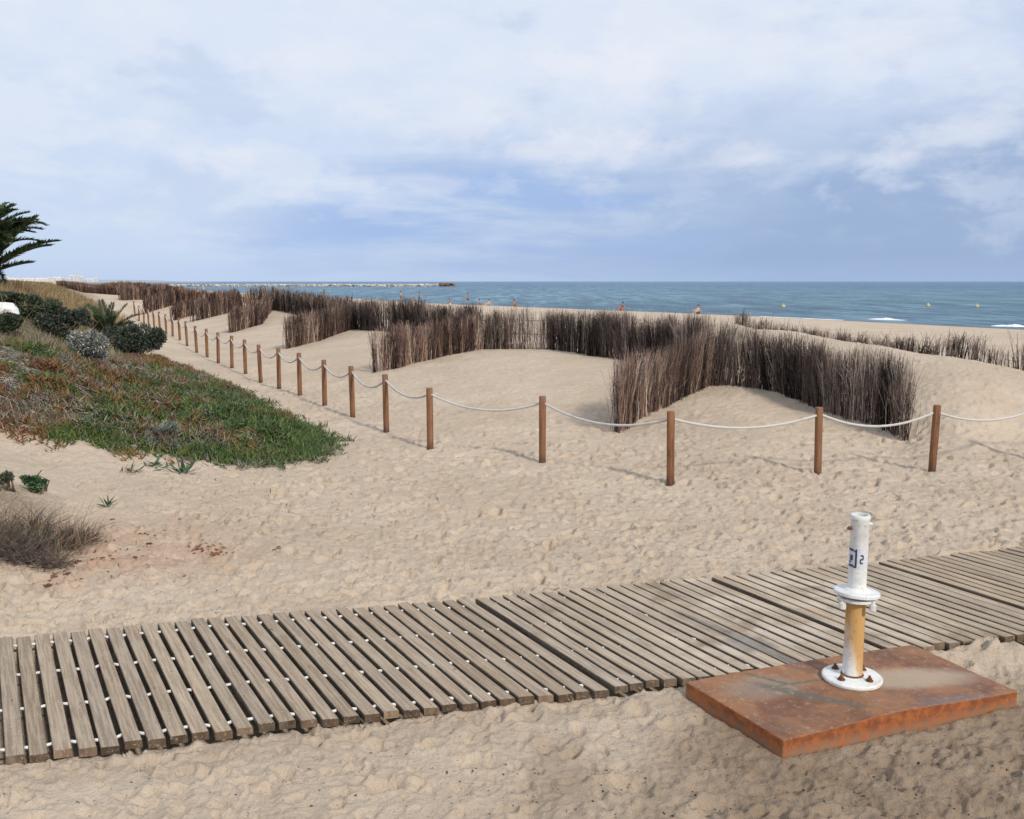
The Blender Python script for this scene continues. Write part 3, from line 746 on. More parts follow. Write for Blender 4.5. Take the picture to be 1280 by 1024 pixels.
for i, (x, y) in enumerate(PP):
    k = i - 2; h = hts.get(k, .90 if k >= 0 else .85) + random.uniform(-.015, .015); z = g1(x, y)
    mb = post_mesh(h, i); o = mb.build('barrier_post', M['post'], None, loc=(x, y, z)); smooth_angle(o, 40)
    o.rotation_euler = (random.uniform(-.025, .025), random.uniform(-.03, .03), random.uniform(0, 6))
    post_top.append(Vector((x, y, z + h - .085)))
    if k < 0: lb = 'round timber post %s beyond the right edge of the view' % ('just', 'farther')[min(1, -1 - k)]
    elif k == 0: lb = 'rightmost round timber post carrying the white rope'
    elif k == 1: lb = 'second timber rope post from the right, in front of the end of the brush fence'
    elif k == 2: lb = 'tallest looking timber rope post, directly below the near brush wing'
    elif k == 3: lb = 'fourth timber rope post from the right, left of the nearest brush wing'
    elif k < 10: lb = ['fifth', 'sixth', 'seventh', 'eighth', 'ninth', 'tenth'][k - 4] + ' timber rope post from the right' + (', the last before the long empty rope span' if k == 4 else ' in the row running away to the left')
    elif k < 17: lb = ['eleventh', 'twelfth', 'thirteenth', 'fourteenth', 'fifteenth', 'sixteenth', 'seventeenth'][k - 10] + ' timber post from the right, in the line beside the green mat'
    else: lb = ['eighteenth', 'nineteenth', 'twentieth', 'twenty-first', 'twenty-second', 'twenty-third', 'twenty-fourth', 'twenty-fifth', 'twenty-sixth'][k - 17] + ' timber post from the right, small and distant near the little palm'
    tag(o, lb, 'post', 'timber posts of the rope barrier')
rp = []
for i in range(len(post_top) - 1):
    a, b_ = post_top[i], post_top[i + 1]; L = (b_ - a).length; sag = (.15 + .035 * (L - 1.6)) * random.uniform(.85, 1.15) + (.02 if i > 6 else 0)
    ns = 16 if i < 14 else 8
    for j in range(ns):
        f = j / ns; p_ = a.lerp(b_, f); p_.z -= sag * 4 * f * (1 - f); rp.append(p_)
rp.append(post_top[-1])
mb = MB(); mb.tube(rp, .0155, 8); me = bpy.data.meshes.new('rope'); me.from_pydata(mb.v, [], mb.f); me.update()
uvl = me.uv_layers.new(name='UVMap'); acc = [0]
for i in range(1, len(rp)): acc.append(acc[-1] + (rp[i] - rp[i - 1]).length)
for poly in me.polygons:
    for li in poly.loop_indices:
        vi = me.loops[li].vertex_index; uvl.data[li].uv = (acc[vi // 8] * 4, (vi % 8) / 8)
o = mk('barrier_rope', me, M['rope'], smooth=True); tag(o, 'white rope sagging from timber post to timber post along the sand path', 'rope')

# ------------------------------------------------------------------ brushwood fences
BC = [(.112, .080, .072), (.050, .037, .036), (.20, .150, .125), (.38, .305, .245)]
def brush_fence(name_label, path, h=1.1, dens=110, thick=.05, r=(.004, .009), group='brushwood sand fences', lean_end=0.0, hvar=.13, base_drop=.06, red=0.0, heights=None, gapf=None):
    path = [np.array(p_, float) for p_ in path]; seg = [np.linalg.norm(path[i + 1] - path[i]) for i in range(len(path) - 1)]; L = sum(seg); cum = np.r_[0, np.cumsum(seg)]
    n = int(L * dens); s = np.sort(rng.uniform(0, L, n)); s = s[(vnoise(s * 4.5, s * 0, 25) > .22) | (rng.uniform(size=len(s)) < .35)]; n = len(s)
    px = np.interp(s, cum, [p_[0] for p_ in path]); py = np.interp(s, cum, [p_[1] for p_ in path])
    di = np.gradient(np.c_[px, py], axis=0); di /= np.linalg.norm(di, axis=1)[:, None] + 1e-9
    k_ = 9; di = np.c_[np.convolve(di[:, 0], np.ones(k_) / k_, 'same'), np.convolve(di[:, 1], np.ones(k_) / k_, 'same')]; di /= np.linalg.norm(di, axis=1)[:, None] + 1e-9
    nr = np.c_[-di[:, 1], di[:, 0]]
    off = rng.normal(size=n) * thick * .5
    bx = px + nr[:, 0] * off; by = py + nr[:, 1] * off; bz = G(bx, by) - base_drop
    hh = h if heights is None else np.interp(s / L, np.linspace(0, 1, len(heights)), heights)
    clump = vnoise(s * 2.2, s * 0, 5) * .6 + vnoise(s * 7, s * 0, 6) * .4         # bundles stand at different heights
    top = hh * (1 - hvar * 1.1 + hvar * 1.3 * clump) + rng.normal(size=n) * .045 - .58 * hh * rng.uniform(size=n) ** 1.5 + .10
    if gapf is not None: top = top * np.where(vnoise(s * gapf, s * 0, 9) > .45, 1, .6)
    blean = (vnoise(s * 1.7, s * 0, 15) - .5) * .16
    lean = rng.normal(size=n) * .09 + blean + lean_end * np.exp(-(s / L) / .08 * 1.0) 
    ln2 = rng.normal(size=n) * .05
    tz = np.maximum(top, .1)
    T = np.c_[bx + di[:, 0] * lean * tz + nr[:, 0] * ln2, by + di[:, 1] * lean * tz + nr[:, 1] * ln2, bz + base_drop + tz]
    B = np.c_[bx, by, bz]
    tone = .40 + 1.15 * sstep(.2, .8, vnoise(s * 3.5, s * 0, 7) * .55 + vnoise(s * 12, s * 0, 17) * .45); strip = vnoise(s * 8, s * 0, 8)
    tint = pick(BC, (.40, .26, .24, .10), n, .25) * tone[:, None]
    tint = np.where(((strip > .72) & (rng.uniform(size=n) < .75))[:, None], pick(BC[2:], (.6, .4), n, .2) * 1.15, tint)
    bw = .085 * max(1, r[1] / .0085); bid = np.floor(s / bw + (vnoise(s * 3, s * 0, 33) - .5) * 1.2); bt = _h(bid, bid * 0, 41); bl = _h(bid, bid * 0, 43) - .5
    tint = tint * np.where(bt > .66, 1.75 if r[1] < .012 else 1.15, np.where(bt < .3, .62, 1.0))[:, None] * rng.uniform(.8, 1.2, (n, 1))
    tint *= np.array([1 + red, 1, 1 - red * .5])
    r0 = rng.uniform(r[0], r[1], n) * rng.choice([.6, .8, 1.15], n)
    T[:, :2] += di * (bl * .16 * tz)[:, None]; T[:, 2] += (bt - .5) * .10
    bend = np.c_[rng.normal(size=(n, 2)) * .026, np.zeros(n)]
    V1, F1, C1 = prisms(B, T, r0, r0 * .5, tint, bend)
    # fine twig sprays from mid height up
    m_ = int(n * 2.2); idx = rng.integers(0, n, m_); f = rng.uniform(.35, .85, m_)[:, None]
    B2 = B[idx] * (1 - f) + T[idx] * f; T2 = T[idx] + np.c_[rng.normal(size=(m_, 2)) * .085, rng.uniform(-.10, .15, m_)]
    V2, F2, C2 = prisms(B2, T2, r0[idx] * .42, r0[idx] * .2, tint[idx] * rng.uniform(.8, 1.5, (m_, 1)) + .015)
    V = np.r_[V1, V2]; Fq = np.r_[F1, F2 + len(V1)]; C_ = np.r_[C1, C2]
    cx, cy = path[0]; root = empty('brush_fence', (cx, cy, g1(cx, cy))); V = V - np.array([[cx, cy, root.location.z]])
    mk('brushwood', mesh_np('brushwood', V, Fq, np.clip(C_, .01, .8)), M['brushwood'], root)
    if h > .85:
        for zf in (.42, .80):
            wb = MB(); q = np.linspace(0, L, max(8, int(L * 3)))
            wx = np.interp(q, cum, [p_[0] for p_ in path]); wy = np.interp(q, cum, [p_[1] for p_ in path]); wz = G(wx, wy) + h * zf * .9 + (vnoise(q * 1.5, q * 0, 3) - .5) * .04
            for sd_ in (-1, 1):
                dn = np.gradient(np.c_[wx, wy], axis=0); dn /= np.linalg.norm(dn, axis=1)[:, None]; o2 = sd_ * thick * 1.0
                wb.tube([(wx[i] - dn[i, 1] * o2 - cx, wy[i] + dn[i, 0] * o2 - cy, wz[i] - root.location.z) for i in range(len(q))], .0035, 4)
            wb.build('binding_wire', M['wire'], root)
    tag(root, name_label, 'brush fence', group)
    return root
W_ = lambda *a: np.array(U(*a))
spine = [W_(*a) for a in [(1135,553,0),(1120,543,.05),(1099,534,.1),(1052,521,.18),(1017,507,.25),(974,491,.35),(930,483,.4),(885,479,.42)]]
brush_fence('nearest run of the dark brushwood fence, from its free right end to the first wing', spine, 1.10, 520, .08, (.0035, .0078), lean_end=-.10, heights=[.98,1.06,1.06,1.05,1.03,1.06,1.10,1.15])
sp2 = [spine[-1]] + [W_(*a) for a in [(850,466,.45),(820,455,.48),(760,447,.5),(700,438,.5),(650,436,.5),(600,437,.5)]]
brush_fence('second run of dark brushwood fence, behind the sandy bay in the middle', sp2, 1.1, 380, .09, (.005, .010), hvar=.18, heights=[1.15,1.12,1.05,1.1,1.05,1.05,1.05])
sp3 = [sp2[-1]] + [W_(*a) for a in [(540,424,.55),(500,416,.58),(475,413,.6),(440,408,.6)]]
brush_fence('third run of dark brushwood fence, from the second wing to the third wing', sp3, 1.12, 190, .1, (.008, .015), hvar=.18)
sp4 = [sp3[-1]] + [W_(*a) for a in [(385,396,.6),(340,390,.6)]]
brush_fence('fourth run of dark brushwood fence above the left bays', sp4, 1.2, 120, .12, (.011, .02), hvar=.2)
sp5 = [sp4[-1], W_(300,388,.7), W_(262,383.5,.76), W_(222,378.5,.81), W_(190,375,.86), W_(140,369,.95), W_(90,361.5,1.05), W_(72,360,1.08)]
brush_fence('farthest brushwood fence run, reddish brown, fading towards the town', sp5, 1.25, 120, .2, (.014, .026), hvar=.2, red=.25)
brush_fence('nearest brushwood wing, pointing at the rope in front of the middle bay', [W_(770,541,.05), W_(800,522,.12), W_(840,502,.25), spine[-1] + np.array([0, -.05])], 1.0, 520, .075, (.003, .0068), lean_end=-.22, red=.12, hvar=.15)
brush_fence('second brushwood wing, ending just behind the rope left of centre', [W_(467,466,.2), W_(500,457,.3), W_(550,445,.42), sp2[-1]], .9, 400, .08, (.004, .009), lean_end=-.12, red=.14)
brush_fence('third brushwood wing along the small bay on the left', [W_(357,436,.2), W_(400,425,.33), sp3[-1]], .98, 230, .09, (.008, .014), red=.1)
brush_fence('fourth brushwood wing, short and distant, left of the third', [W_(287,416,.2), W_(325,408,.3), sp4[-1]], .95, 140, .1, (.011, .02), red=.1)
brush_fence('fifth brushwood wing, small, above the far timber posts', [W_(240,402,.2), sp5[1]], 1.0, 90, .12, (.015, .025), red=.1)
brush_fence('seventh brushwood wing, tiny, right of the little palm', [W_(180,391,.4), sp5[3]], 1.0, 70, .14, (.018, .03), red=.12)
brush_fence('eighth and farthest brushwood wing, directly behind the little palm', [W_(150,385,.5), sp5[4]], 1.0, 60, .14, (.018, .03), red=.12)
brush_fence('sixth brushwood wing, tiny, between the fifth and the little palm', [W_(214,397,.28), sp5[2]], 1.0, 70, .14, (.018, .03), red=.12)
# fence behind the crest of the right-hand dune, mostly buried
back = [np.array([8.6, 35.5]), np.array([9.0, 31.]), np.array([9.2, 27.5]), np.array([9.35, 24.]), np.array([9.6, 21.5]), np.array([10.2, 19.6]), np.array([11.0, 18.5]), np.array([12.2, 17.6])]
brush_fence('low half-buried brushwood fence behind the crest of the right-hand dune', back, .8, 120, .1, (.006, .012), hvar=.3, heights=[1.0,.8,.46,.32,.30,.40,.72,.98], gapf=6.0)

# ------------------------------------------------------------------ vegetation
def in_poly(poly, n):
    P_ = np.array(poly); lo = P_.min(0); hi = P_.max(0); out = []
    tot = 0
    while tot < n:
        q = rng.uniform(lo, hi, (n * 2, 2)); m_ = poly_mask(q[:, 0], q[:, 1], poly, .001) > .5; q = q[m_]; out.append(q); tot += len(q)
    return np.concatenate(out)[:n]
def combine(parts):
    V = []; Fq = []; C_ = []; o_ = 0
    for v_, f_, c_ in parts: V.append(v_); Fq.append(f_ + o_); C_.append(c_); o_ += len(v_)
    return np.concatenate(V), np.concatenate(Fq), np.concatenate(C_)

# ice plant mat: finger-like leaves, green at the tip, reddish up the slope
q = in_poly([(p_[0] * 1.03 - .1, p_[1] * 1.0) for p_ in ICE], 135000); x, y = q[:, 0], q[:, 1]
wxn = (fbm(x * 1.6, y * 1.6, 171) - .5) * 1.3 + .12; wyn = (fbm(x * 1.6 + 9, y * 1.6, 172) - .5) * 1.5
em = poly_mask(x + wxn, y + wyn, ICE, .18); eh = poly_mask(x, y, ICE, 1.1)
streak = fbm(x * .7 - y * .1 + 3, y * 3.6 + x * .5, 161, 3)
low = sstep(.62, .50, eh)                                  # the outer rim lies flat and breaks into runners
keep = (em > .3) & (streak > .34 + .22 * low)
# open sandy windows near the lower right tip and the left flank
q = q[keep]; x, y = x[keep], y[keep]; em = em[keep]; eh = eh[keep]
rx, ry = [], []                                            # runners creeping out over the bare sand
for i in range(190):
    k = random.choice((0, 1, 1, 2, 3, 4, 5, 5, 6, 6, 7, 7, 8, 9, 10)); f_ = random.random(); a_ = np.array(ICE[k]) * (1 - f_) + np.array(ICE[k + 1]) * f_
    an = random.uniform(-1.2, -.1) if k < 6 else random.uniform(-1.0, -.2) if k < 8 else random.uniform(-.3, .5)
    L_r = random.uniform(.1, .42) if k < 6 else random.uniform(.0, .22); a_ = a_ - np.array([math.cos(an), math.sin(an)]) * .35; cu_ = random.uniform(-.8, .8); m_ = int(L_r * 75) + 10
    for q_ in range(m_):
        f2 = q_ / m_; an2 = an + cu_ * f2; rx.append(a_[0] + math.cos(an2) * (L_r + .35) * f2 + random.gauss(0, .025)); ry.append(a_[1] + math.sin(an2) * (L_r + .35) * f2 + random.gauss(0, .03))
x = np.r_[x, rx]; y = np.r_[y, ry]; em = np.r_[em, np.zeros(len(rx))]; eh = np.r_[eh, np.full(len(rx), .35)]; n = len(x)
hum = (fbm(x * 1.5, y * 1.5, 121) * .8 + sstep(.35, .7, fbm(x * 4, y * 4, 122)) * .6) * .34 * np.clip(eh * 1.5 - .62, .10, 1)
z = G(x, y) + hum * rng.uniform(.35, 1, n)
D = np.c_[rng.normal(size=(n, 2)) * .65, rng.uniform(.25, 1, n)]; D /= np.linalg.norm(D, axis=1)[:, None]
ln = rng.uniform(.05, .125, n)
# colour zones
upleft = sstep(-3.6, -8.0, x + (y - 14) * .15 + (fbm(x * .9, y * .9, 131) - .5) * 5)
patchr = sstep(.47, .60, fbm(x * 1.3, y * 1.3, 141) + upleft * .22 - .06)
green = pick([(.080, .140, .036), (.125, .185, .048), (.036, .066, .026), (.15, .145, .06)], (.4, .25, .25, .1), n, .3)
redd = pick([(.26, .095, .04), (.20, .07, .04), (.30, .16, .05), (.15, .12, .045)], (.35, .25, .2, .2), n, .25)
grey = pick([(.22, .20, .17), (.30, .27, .22)], (1, 1), n, .2)
olive = pick([(.15, .16, .04), (.20, .19, .06)], (1, 1), n, .2)
sel = rng.uniform(size=n); tint = green.copy()
tint = np.where((sel < upleft * .45)[:, None], olive, tint)
tint = np.where((rng.uniform(size=n) < patchr * (.30 + .62 * upleft))[:, None], redd, tint)
deadp = sstep(.55, .66, fbm(x * .9 + 7, y * 1.9, 151)) * (.35 + .5 * sstep(-5, -9, x))
tint = np.where((rng.uniform(size=n) < deadp)[:, None], grey, tint)
Bp = np.c_[x, y, z]; V, Fq, C_ = prisms(Bp, Bp + D * ln[:, None], rng.uniform(.007, .0125, n), .002, tint)
o = mk('ice_plant', mesh_np('ice_plant', V, Fq, C_), M['succulent']); tag(o, 'mat of fleshy ice plant, green at its tip and reddish up the slope', 'ground cover', kind='stuff')

# grey dead stems trailing through the mat (upper left)
def trailing(px_poly, n, label, cols, length=(.3, .9), r=(.003, .008), dirv=(.7, -.5), name='dead_stems', kind='stuff', cat='ground cover', hz=.12):
    poly = [hit(a, b_)[:2] for a, b_ in px_poly]; q = in_poly(poly, n); x, y = q[:, 0], q[:, 1]
    a = math.atan2(dirv[1], dirv[0]) + rng.normal(size=n) * .45; L = rng.uniform(*length, n)
    x2 = x + np.cos(a) * L; y2 = y + np.sin(a) * L
    B = np.c_[x, y, G(x, y) + rng.uniform(0, hz, n)]; T = np.c_[x2, y2, G(x2, y2) + rng.uniform(.02, hz * 1.3, n)]
    bend = np.c_[rng.normal(size=(n, 2)) * .04, rng.uniform(0, .08, n)]
    V, Fq, C_ = prisms(B, T, rng.uniform(*r, n), r[0] * .6, pick(cols, np.ones(len(cols)), n, .2), bend)
    o = mk(name, mesh_np(name, V, Fq, C_), M['dry_plant']); tag(o, label, cat, kind=kind); return o
trailing([(-60,440),(30,445),(60,470),(75,505),(20,500),(-60,485)], 3600, 'pale grey dead stems trailing down the dune slope at the left edge', [(.40, .37, .33), (.26, .24, .23), (.17, .15, .14), (.5, .46, .4)])

# dry grass
def grass(px_poly, n, label, cols, h=(.15, .4), r=.004, name='dry_grass', clumps=60, spread=.25):
    poly = [hit(a, b_)[:2] for a, b_ in px_poly] if px_poly is not DRY else DRY; c_ = in_poly(poly, clumps); k = rng.integers(0, clumps, n)
    sp = spread * (1 + .02 * c_[k, 1]); x = c_[k, 0] + rng.normal(size=n) * sp; y = c_[k, 1] + rng.normal(size=n) * sp
    hh = rng.uniform(*h, n); rr = r * (np.hypot(x, y) / 18).clip(1, 5)
    B = np.c_[x, y, G(x, y) - .02]; T = B + np.c_[rng.normal(size=(n, 2)) * .35 * hh[:, None], hh]
    V, Fq, C_ = prisms(B, T, rr, rr * .3, pick(cols, np.ones(len(cols)), n, .2), np.c_[rng.normal(size=(n, 2)) * .02, np.zeros(n)])
    o = mk(name, mesh_np(name, V, Fq, C_), M['dry_plant']); tag(o, label, 'grass', kind='stuff'); return o
grass(DRY, 60000, 'straw coloured dry grass on top of the dune at the upper left', [(.36, .26, .14), (.28, .19, .10), (.20, .16, .08), (.42, .33, .2)], (.15, .42), .006, clumps=900, spread=.4)
grass([(-60,408),(70,412),(90,430),(60,455),(-60,445)], 5000, 'sparse olive and straw grass between the shrubs on the slope', [(.17, .15, .08), (.26, .21, .15), (.10, .10, .05), (.33, .28, .23)], (.05, .16), .005, 'slope_grass', 160, .22)
grass([(95,395),(140,420),(150,440),(80,445),(80,410)], 5000, 'straw and olive grass tufts below the little palm', [(.28, .24, .15), (.2, .19, .09), (.36, .31, .22)], (.08, .25), .005, 'tufted_grass', 90, .2)

def shrub(label, px, py, wpx, hpx, cols, nleaf, leaf=(.05, .022), name='shrub', group=None, h=None, seed=0, dist_scale=1.0, stems=26, lobes=7, droop=0.0, squash=1.0, bcol='bark', depth=.8):
    bx, by, bz = hit(px, py); pm = F / math.hypot(bx, by); rw = wpx / pm / 2; hh = hpx / pm
    root = empty(name, (bx, by, bz)); C0 = []
    # lobes make an uneven outline
    for k in range(lobes):
        a = rng.uniform(0, 2 * math.pi); rr = rng.uniform(.15, .72)
        C0.append((math.cos(a) * rr * rw, math.sin(a) * rr * rw * depth, hh * rng.uniform(.25, .68), rw * rng.uniform(.18, .42), hh * rng.uniform(.16, .36)))
    C0 = np.array(C0); k = rng.integers(0, lobes, nleaf)
    d = rng.normal(size=(nleaf, 3)); d /= np.linalg.norm(d, axis=1)[:, None]; rad = rng.uniform(.3, 1.05, nleaf) ** .6
    P_ = np.c_[C0[k, 0] + d[:, 0] * C0[k, 3] * rad, C0[k, 1] + d[:, 1] * C0[k, 3] * rad, C0[k, 2] + d[:, 2] * C0[k, 4] * rad]
    ok = fbm(P_[:, 0] * 4 + seed, P_[:, 2] * 5 + P_[:, 1] * 3, 200 + seed, 3) > .45
    P_ = P_[ok]; d = d[ok]; k = k[ok]; n = len(P_)
    gz = G(P_[:, 0] + bx, P_[:, 1] + by) - bz; P_[:, 2] = np.maximum(P_[:, 2], gz + .01 + rng.uniform(0, .05, n))
    tint = pick(cols, np.ones(len(cols)), n, .22) * (.75 + .5 * _h(k.astype(float), k * 0., 3 + seed))[:, None]
    dd = d * .8 + rng.normal(size=(n, 3)) * .6 + np.array([0, 0, .35 - droop])
    V, Fq, C_ = leaves(P_, dd, rng.normal(size=(n, 3)), rng.uniform(.6, 1.2, n) * leaf[0], leaf[1], tint)
    mk('foliage', mesh_np('foliage', V, Fq, C_), M['leaf'], root)
    mb = MB()
    for s in range(stems):
        c_ = C0[s % lobes]; e = Vector((c_[0] + random.uniform(-1, 1) * c_[3] * .6, c_[1] + random.uniform(-1, 1) * c_[3] * .6, c_[2] + random.uniform(-.2, .8) * c_[4]))
        b0 = Vector((random.uniform(-.08, .08), random.uniform(-.08, .08), -.05)); m_ = b0.lerp(e, .5) + Vector((random.uniform(-.06, .06), random.uniform(-.06, .06), .04))
        mb.tube([b0, m_, e], [.013, .008, .003], 5)
    mb.build('stem', M[bcol], root, True)
    tag(root, label, 'shrub', group); return root
DG = [(.040, .078, .036), (.065, .110, .048), (.024, .046, .028), (.10, .125, .07), (.12, .10, .085)]
DG2 = [(.048, .085, .055), (.028, .050, .036), (.08, .11, .075), (.12, .13, .10), (.10, .085, .075)]
shrub('broad dark green shrub just right of the white stone, below the dry grass', 46, 408, 70, 40, DG, 12000, (.07, .04), lobes=12, group='shrubs on the dune', seed=1)
shrub('dark green shrub below the white stone at the left edge', 6, 418, 64, 24, DG, 8000, (.07, .04), group='shrubs on the dune', seed=21, lobes=9)
shrub('dark green shrub behind the white stone, under the dry grass', 6, 384, 60, 18, DG, 7000, (.08, .045), group='shrubs on the dune', seed=22, lobes=9)
shrub('dark green shrub with greyish tips, in front of the broad one', 76, 426, 80, 38, DG2, 15000, (.07, .038), lobes=13, group='shrubs on the dune', seed=2)
shrub('grey green shrub on the slope, just left of the little palm', 100, 412, 60, 30, [(.10, .11, .07), (.16, .14, .11), (.07, .085, .05)], 5000, (.06, .03), group='shrubs on the dune', seed=3)
shrub('rounded dark bluish green shrub beside the sand path, below the little palm', 172, 450, 76, 48, DG2, 17000, (.065, .034), lobes=14, group='shrubs on the dune', seed=4)
shrub('low dark green shrub at the foot of the little palm', 146, 424, 40, 20, DG, 5000, (.06, .032), group='shrubs on the dune', seed=5)
shrub('very dark shrub on the crest at the far left under the palm tree', 4, 357, 26, 9, [(.03, .05, .03), (.05, .06, .035)], 2500, (.16, .09), group='shrubs on the dune', seed=6, stems=10)
SG = [(.34, .34, .31), (.22, .23, .20), (.48, .47, .43), (.13, .14, .12)]
shrub('silvery white leaved shrub above the reddish ice plant', 108, 460, 74, 46, SG, 9000, (.055, .026), group='shrubs on the dune', seed=7)
shrub('silvery grey green shrub growing out of the front of the ice plant mat', 212, 565, 56, 38, [(.22, .25, .19), (.14, .17, .12), (.32, .34, .28)], 5200, (.065, .010), group='shrubs on the dune', seed=8)
shrub('small round bright green bush on the pale sand at the left', 46, 614, 27, 33, [(.08, .16, .07), (.11, .20, .09), (.045, .09, .045), (.16, .23, .13)], 3200, (.045, .030), name='small_bush', seed=9, stems=10, lobes=6)
shrub('low grey green bush touching the left edge above the dead twiggy bush', 8, 612, 34, 22, [(.10, .13, .08), (.06, .09, .05), (.16, .17, .11)], 1500, (.04, .02), name='small_bush', seed=10, stems=10, lobes=5)

# dead twiggy bush, front left
def dead_bush():
    bx, by, bz = hit(22, 690); root = empty('dead_bush', (bx, by, bz)); pm = F / math.hypot(bx, by)
    n = 3000; k = rng.integers(0, 16, n); cen = np.c_[rng.uniform(-.62, .42, 16), rng.uniform(-.30, .42, 16)]
    b0 = cen[k] + rng.normal(size=(n, 2)) * .05
    a = rng.uniform(0, 2 * math.pi, n); el = rng.uniform(.05, 1.1, n); L = rng.uniform(.10, .32, n) * (1 - .35 * (b0[:, 0] > .15))
    B = np.c_[b0, G(b0[:, 0] + bx, b0[:, 1] + by) - bz + rng.uniform(-.01, .05, n)]
    T = B + np.c_[np.cos(a) * np.cos(el), np.sin(a) * np.cos(el), np.sin(el)] * L[:, None]
    V, Fq, C_ = prisms(B, T, .0032, .0012, pick([(.16, .12, .10), (.10, .08, .07), (.26, .19, .14), (.20, .17, .15)], (3, 3, 2, 2), n, .2), np.c_[rng.normal(size=(n, 2)) * .03, np.zeros(n)])
    mk('twigs', mesh_np('twigs', V, Fq, C_), M['dry_plant'], root)
    m_ = 1700; c2 = np.array([(-.5, .1), (-.42, -.05), (-.55, -.2), (.17, .05), (-.3, -.2)]); k = rng.choice(5, m_, p=[.25, .25, .25, .1, .15]); P_ = c2[k] + rng.normal(size=(m_, 2)) * .08
    P_ = np.c_[P_, G(P_[:, 0] + bx, P_[:, 1] + by) - bz + rng.uniform(.01, .18, m_)]
    V, Fq, C_ = leaves(P_, rng.normal(size=(m_, 3)) + np.array([0, 0, .6]), rng.normal(size=(m_, 3)), .035, .014, pick([(.08, .12, .07), (.15, .19, .13), (.05, .075, .045)], (1, 1, 1), m_))
    mk('leaves', mesh_np('leaves', V, Fq, C_), M['leaf'], root)
    # straw stalks on the right flank
    m_ = 230; x = rng.uniform(-.6, .5, m_); y = rng.uniform(-.1, .5, m_); B = np.c_[x, y, G(x + bx, y + by) - bz]; hh = rng.uniform(.14, .40, m_)
    T = B + np.c_[rng.normal(size=m_) * .12 + .12, rng.normal(size=m_) * .08, hh]
    V, Fq, C_ = prisms(B, T, .0022, .0009, pick([(.42, .32, .2), (.33, .24, .15)], (1, 1), m_), np.c_[np.full(m_, -.02), np.zeros(m_), np.full(m_, .03)])
    mk('stalks', mesh_np('stalks', V, Fq, C_), M['dry_plant'], root)
    tag(root, 'brown dead twiggy bush with straw stalks at the left edge of the sand', 'bush')
dead_bush()

# little sprigs on the sand
def sprig(px, py, size, n, label, cols, spread=1.0, flat=.6):
    bx, by, bz = hit(px, py); P0 = np.zeros((n, 3)); P0[:, :2] = rng.normal(size=(n, 2)) * size * .25 * spread
    P0[:, 2] = G(P0[:, 0] + bx, P0[:, 1] + by) - bz
    D = np.c_[rng.normal(size=(n, 2)), np.abs(rng.normal(size=n)) * flat + .15]
    V, Fq, C_ = leaves(P0, D, rng.normal(size=(n, 3)) + np.array([0, 0, 2]), rng.uniform(.5, 1.1, n) * size, size * .13, pick(cols, np.ones(len(cols)), n))
    me = mesh_np('sprig', V, Fq, C_); o = mk('sprig', me, M['leaf'], loc=(bx, by, bz)); tag(o, label, 'sprig', 'small plants on the open sand')
GC = [(.06, .13, .06), (.12, .2, .1), (.04, .09, .04)]
sprig(229, 592, .22, 22, 'small spiky green sprig on the sand, nearest the front edge of the ice plant', GC, .6, 1.0)
sprig(195, 584, .20, 26, 'flat trailing green sprig left of the spiky sprig', GC, 1.4, .2)
sprig(163, 590, .16, 24, 'brownish withered sprig left of the trailing green one', [(.2, .15, .11), (.12, .13, .08), (.3, .22, .17)], 1.4, .5)
sprig(136, 634, .17, 12, 'lone little sprig with three green leaves on the sand slope', GC, .4, .8)

# reddish clay lumps and debris
def lumps(name, pts_, size, cols, label, cat, group=None, kind=None, single=False, flat=.6):
    n = len(pts_); t_ = (1 + 5 ** .5) / 2
    base = np.array([(-1, t_, 0), (1, t_, 0), (-1, -t_, 0), (1, -t_, 0), (0, -1, t_), (0, 1, t_), (0, -1, -t_), (0, 1, -t_), (t_, 0, -1), (t_, 0, 1), (-t_, 0, -1), (-t_, 0, 1)]) / 1.9
    fs = np.array([(0, 11, 5), (0, 5, 1), (0, 1, 7), (0, 7, 10), (0, 10, 11), (1, 5, 9), (5, 11, 4), (11, 10, 2), (10, 7, 6), (7, 1, 8), (3, 9, 4), (3, 4, 2), (3, 2, 6), (3, 6, 8), (3, 8, 9), (4, 9, 5), (2, 4, 11), (6, 2, 10), (8, 6, 7), (9, 8, 1)])
    sc = np.stack([size * rng.uniform(.6, 1.6), size * rng.uniform(.5, 1.0), size * rng.uniform(.3, .7) * flat], 1) if False else np.c_[size * rng.uniform(.6, 1.8, n), size * rng.uniform(.5, 1.0, n), size * rng.uniform(.35, .8, n) * flat]
    V = base[None] * sc[:, None, :] * rng.uniform(.75, 1.25, (n, 12, 1)); a = rng.uniform(0, 6.28, n); ca, sa = np.cos(a)[:, None], np.sin(a)[:, None]
    x = V[:, :, 0] * ca - V[:, :, 1] * sa; y = V[:, :, 0] * sa + V[:, :, 1] * ca; V = np.stack([x, y, V[:, :, 2]], -1) + pts_[:, None, :]
    Fq = (fs[None] + (np.arange(n) * 12)[:, None, None]).reshape(-1, 3); C_ = np.repeat(pick(cols, np.ones(len(cols)), n), 12, axis=0)
    o = mk(name, mesh_np(name, V.reshape(-1, 3), Fq, C_), M['chip']); tag(o, label, cat, group, kind); return o
def on_ground(x, y, up=.0):
    return np.c_[x, y, G(x, y) + micro(x, y) + up]
RC = [(.20, .09, .05), (.13, .06, .035), (.28, .14, .085)]
def ground_pts(px, py, n, spread):
    x, y, z = hit(px, py); xx = x + rng.normal(size=n) * spread; yy = y + rng.normal(size=n) * spread * 1.2; return on_ground(xx, yy, .004)
gp = [ground_pts(*a) for a in ((256, 685, 46, .06), (270, 692, 30, .05), (65, 727, 24, .07), (88, 690, 26, .12), (110, 702, 14, .10), (170, 688, 14, .07), (190, 672, 26, .24), (343, 688, 8, .025), (160, 700, 18, .3))]
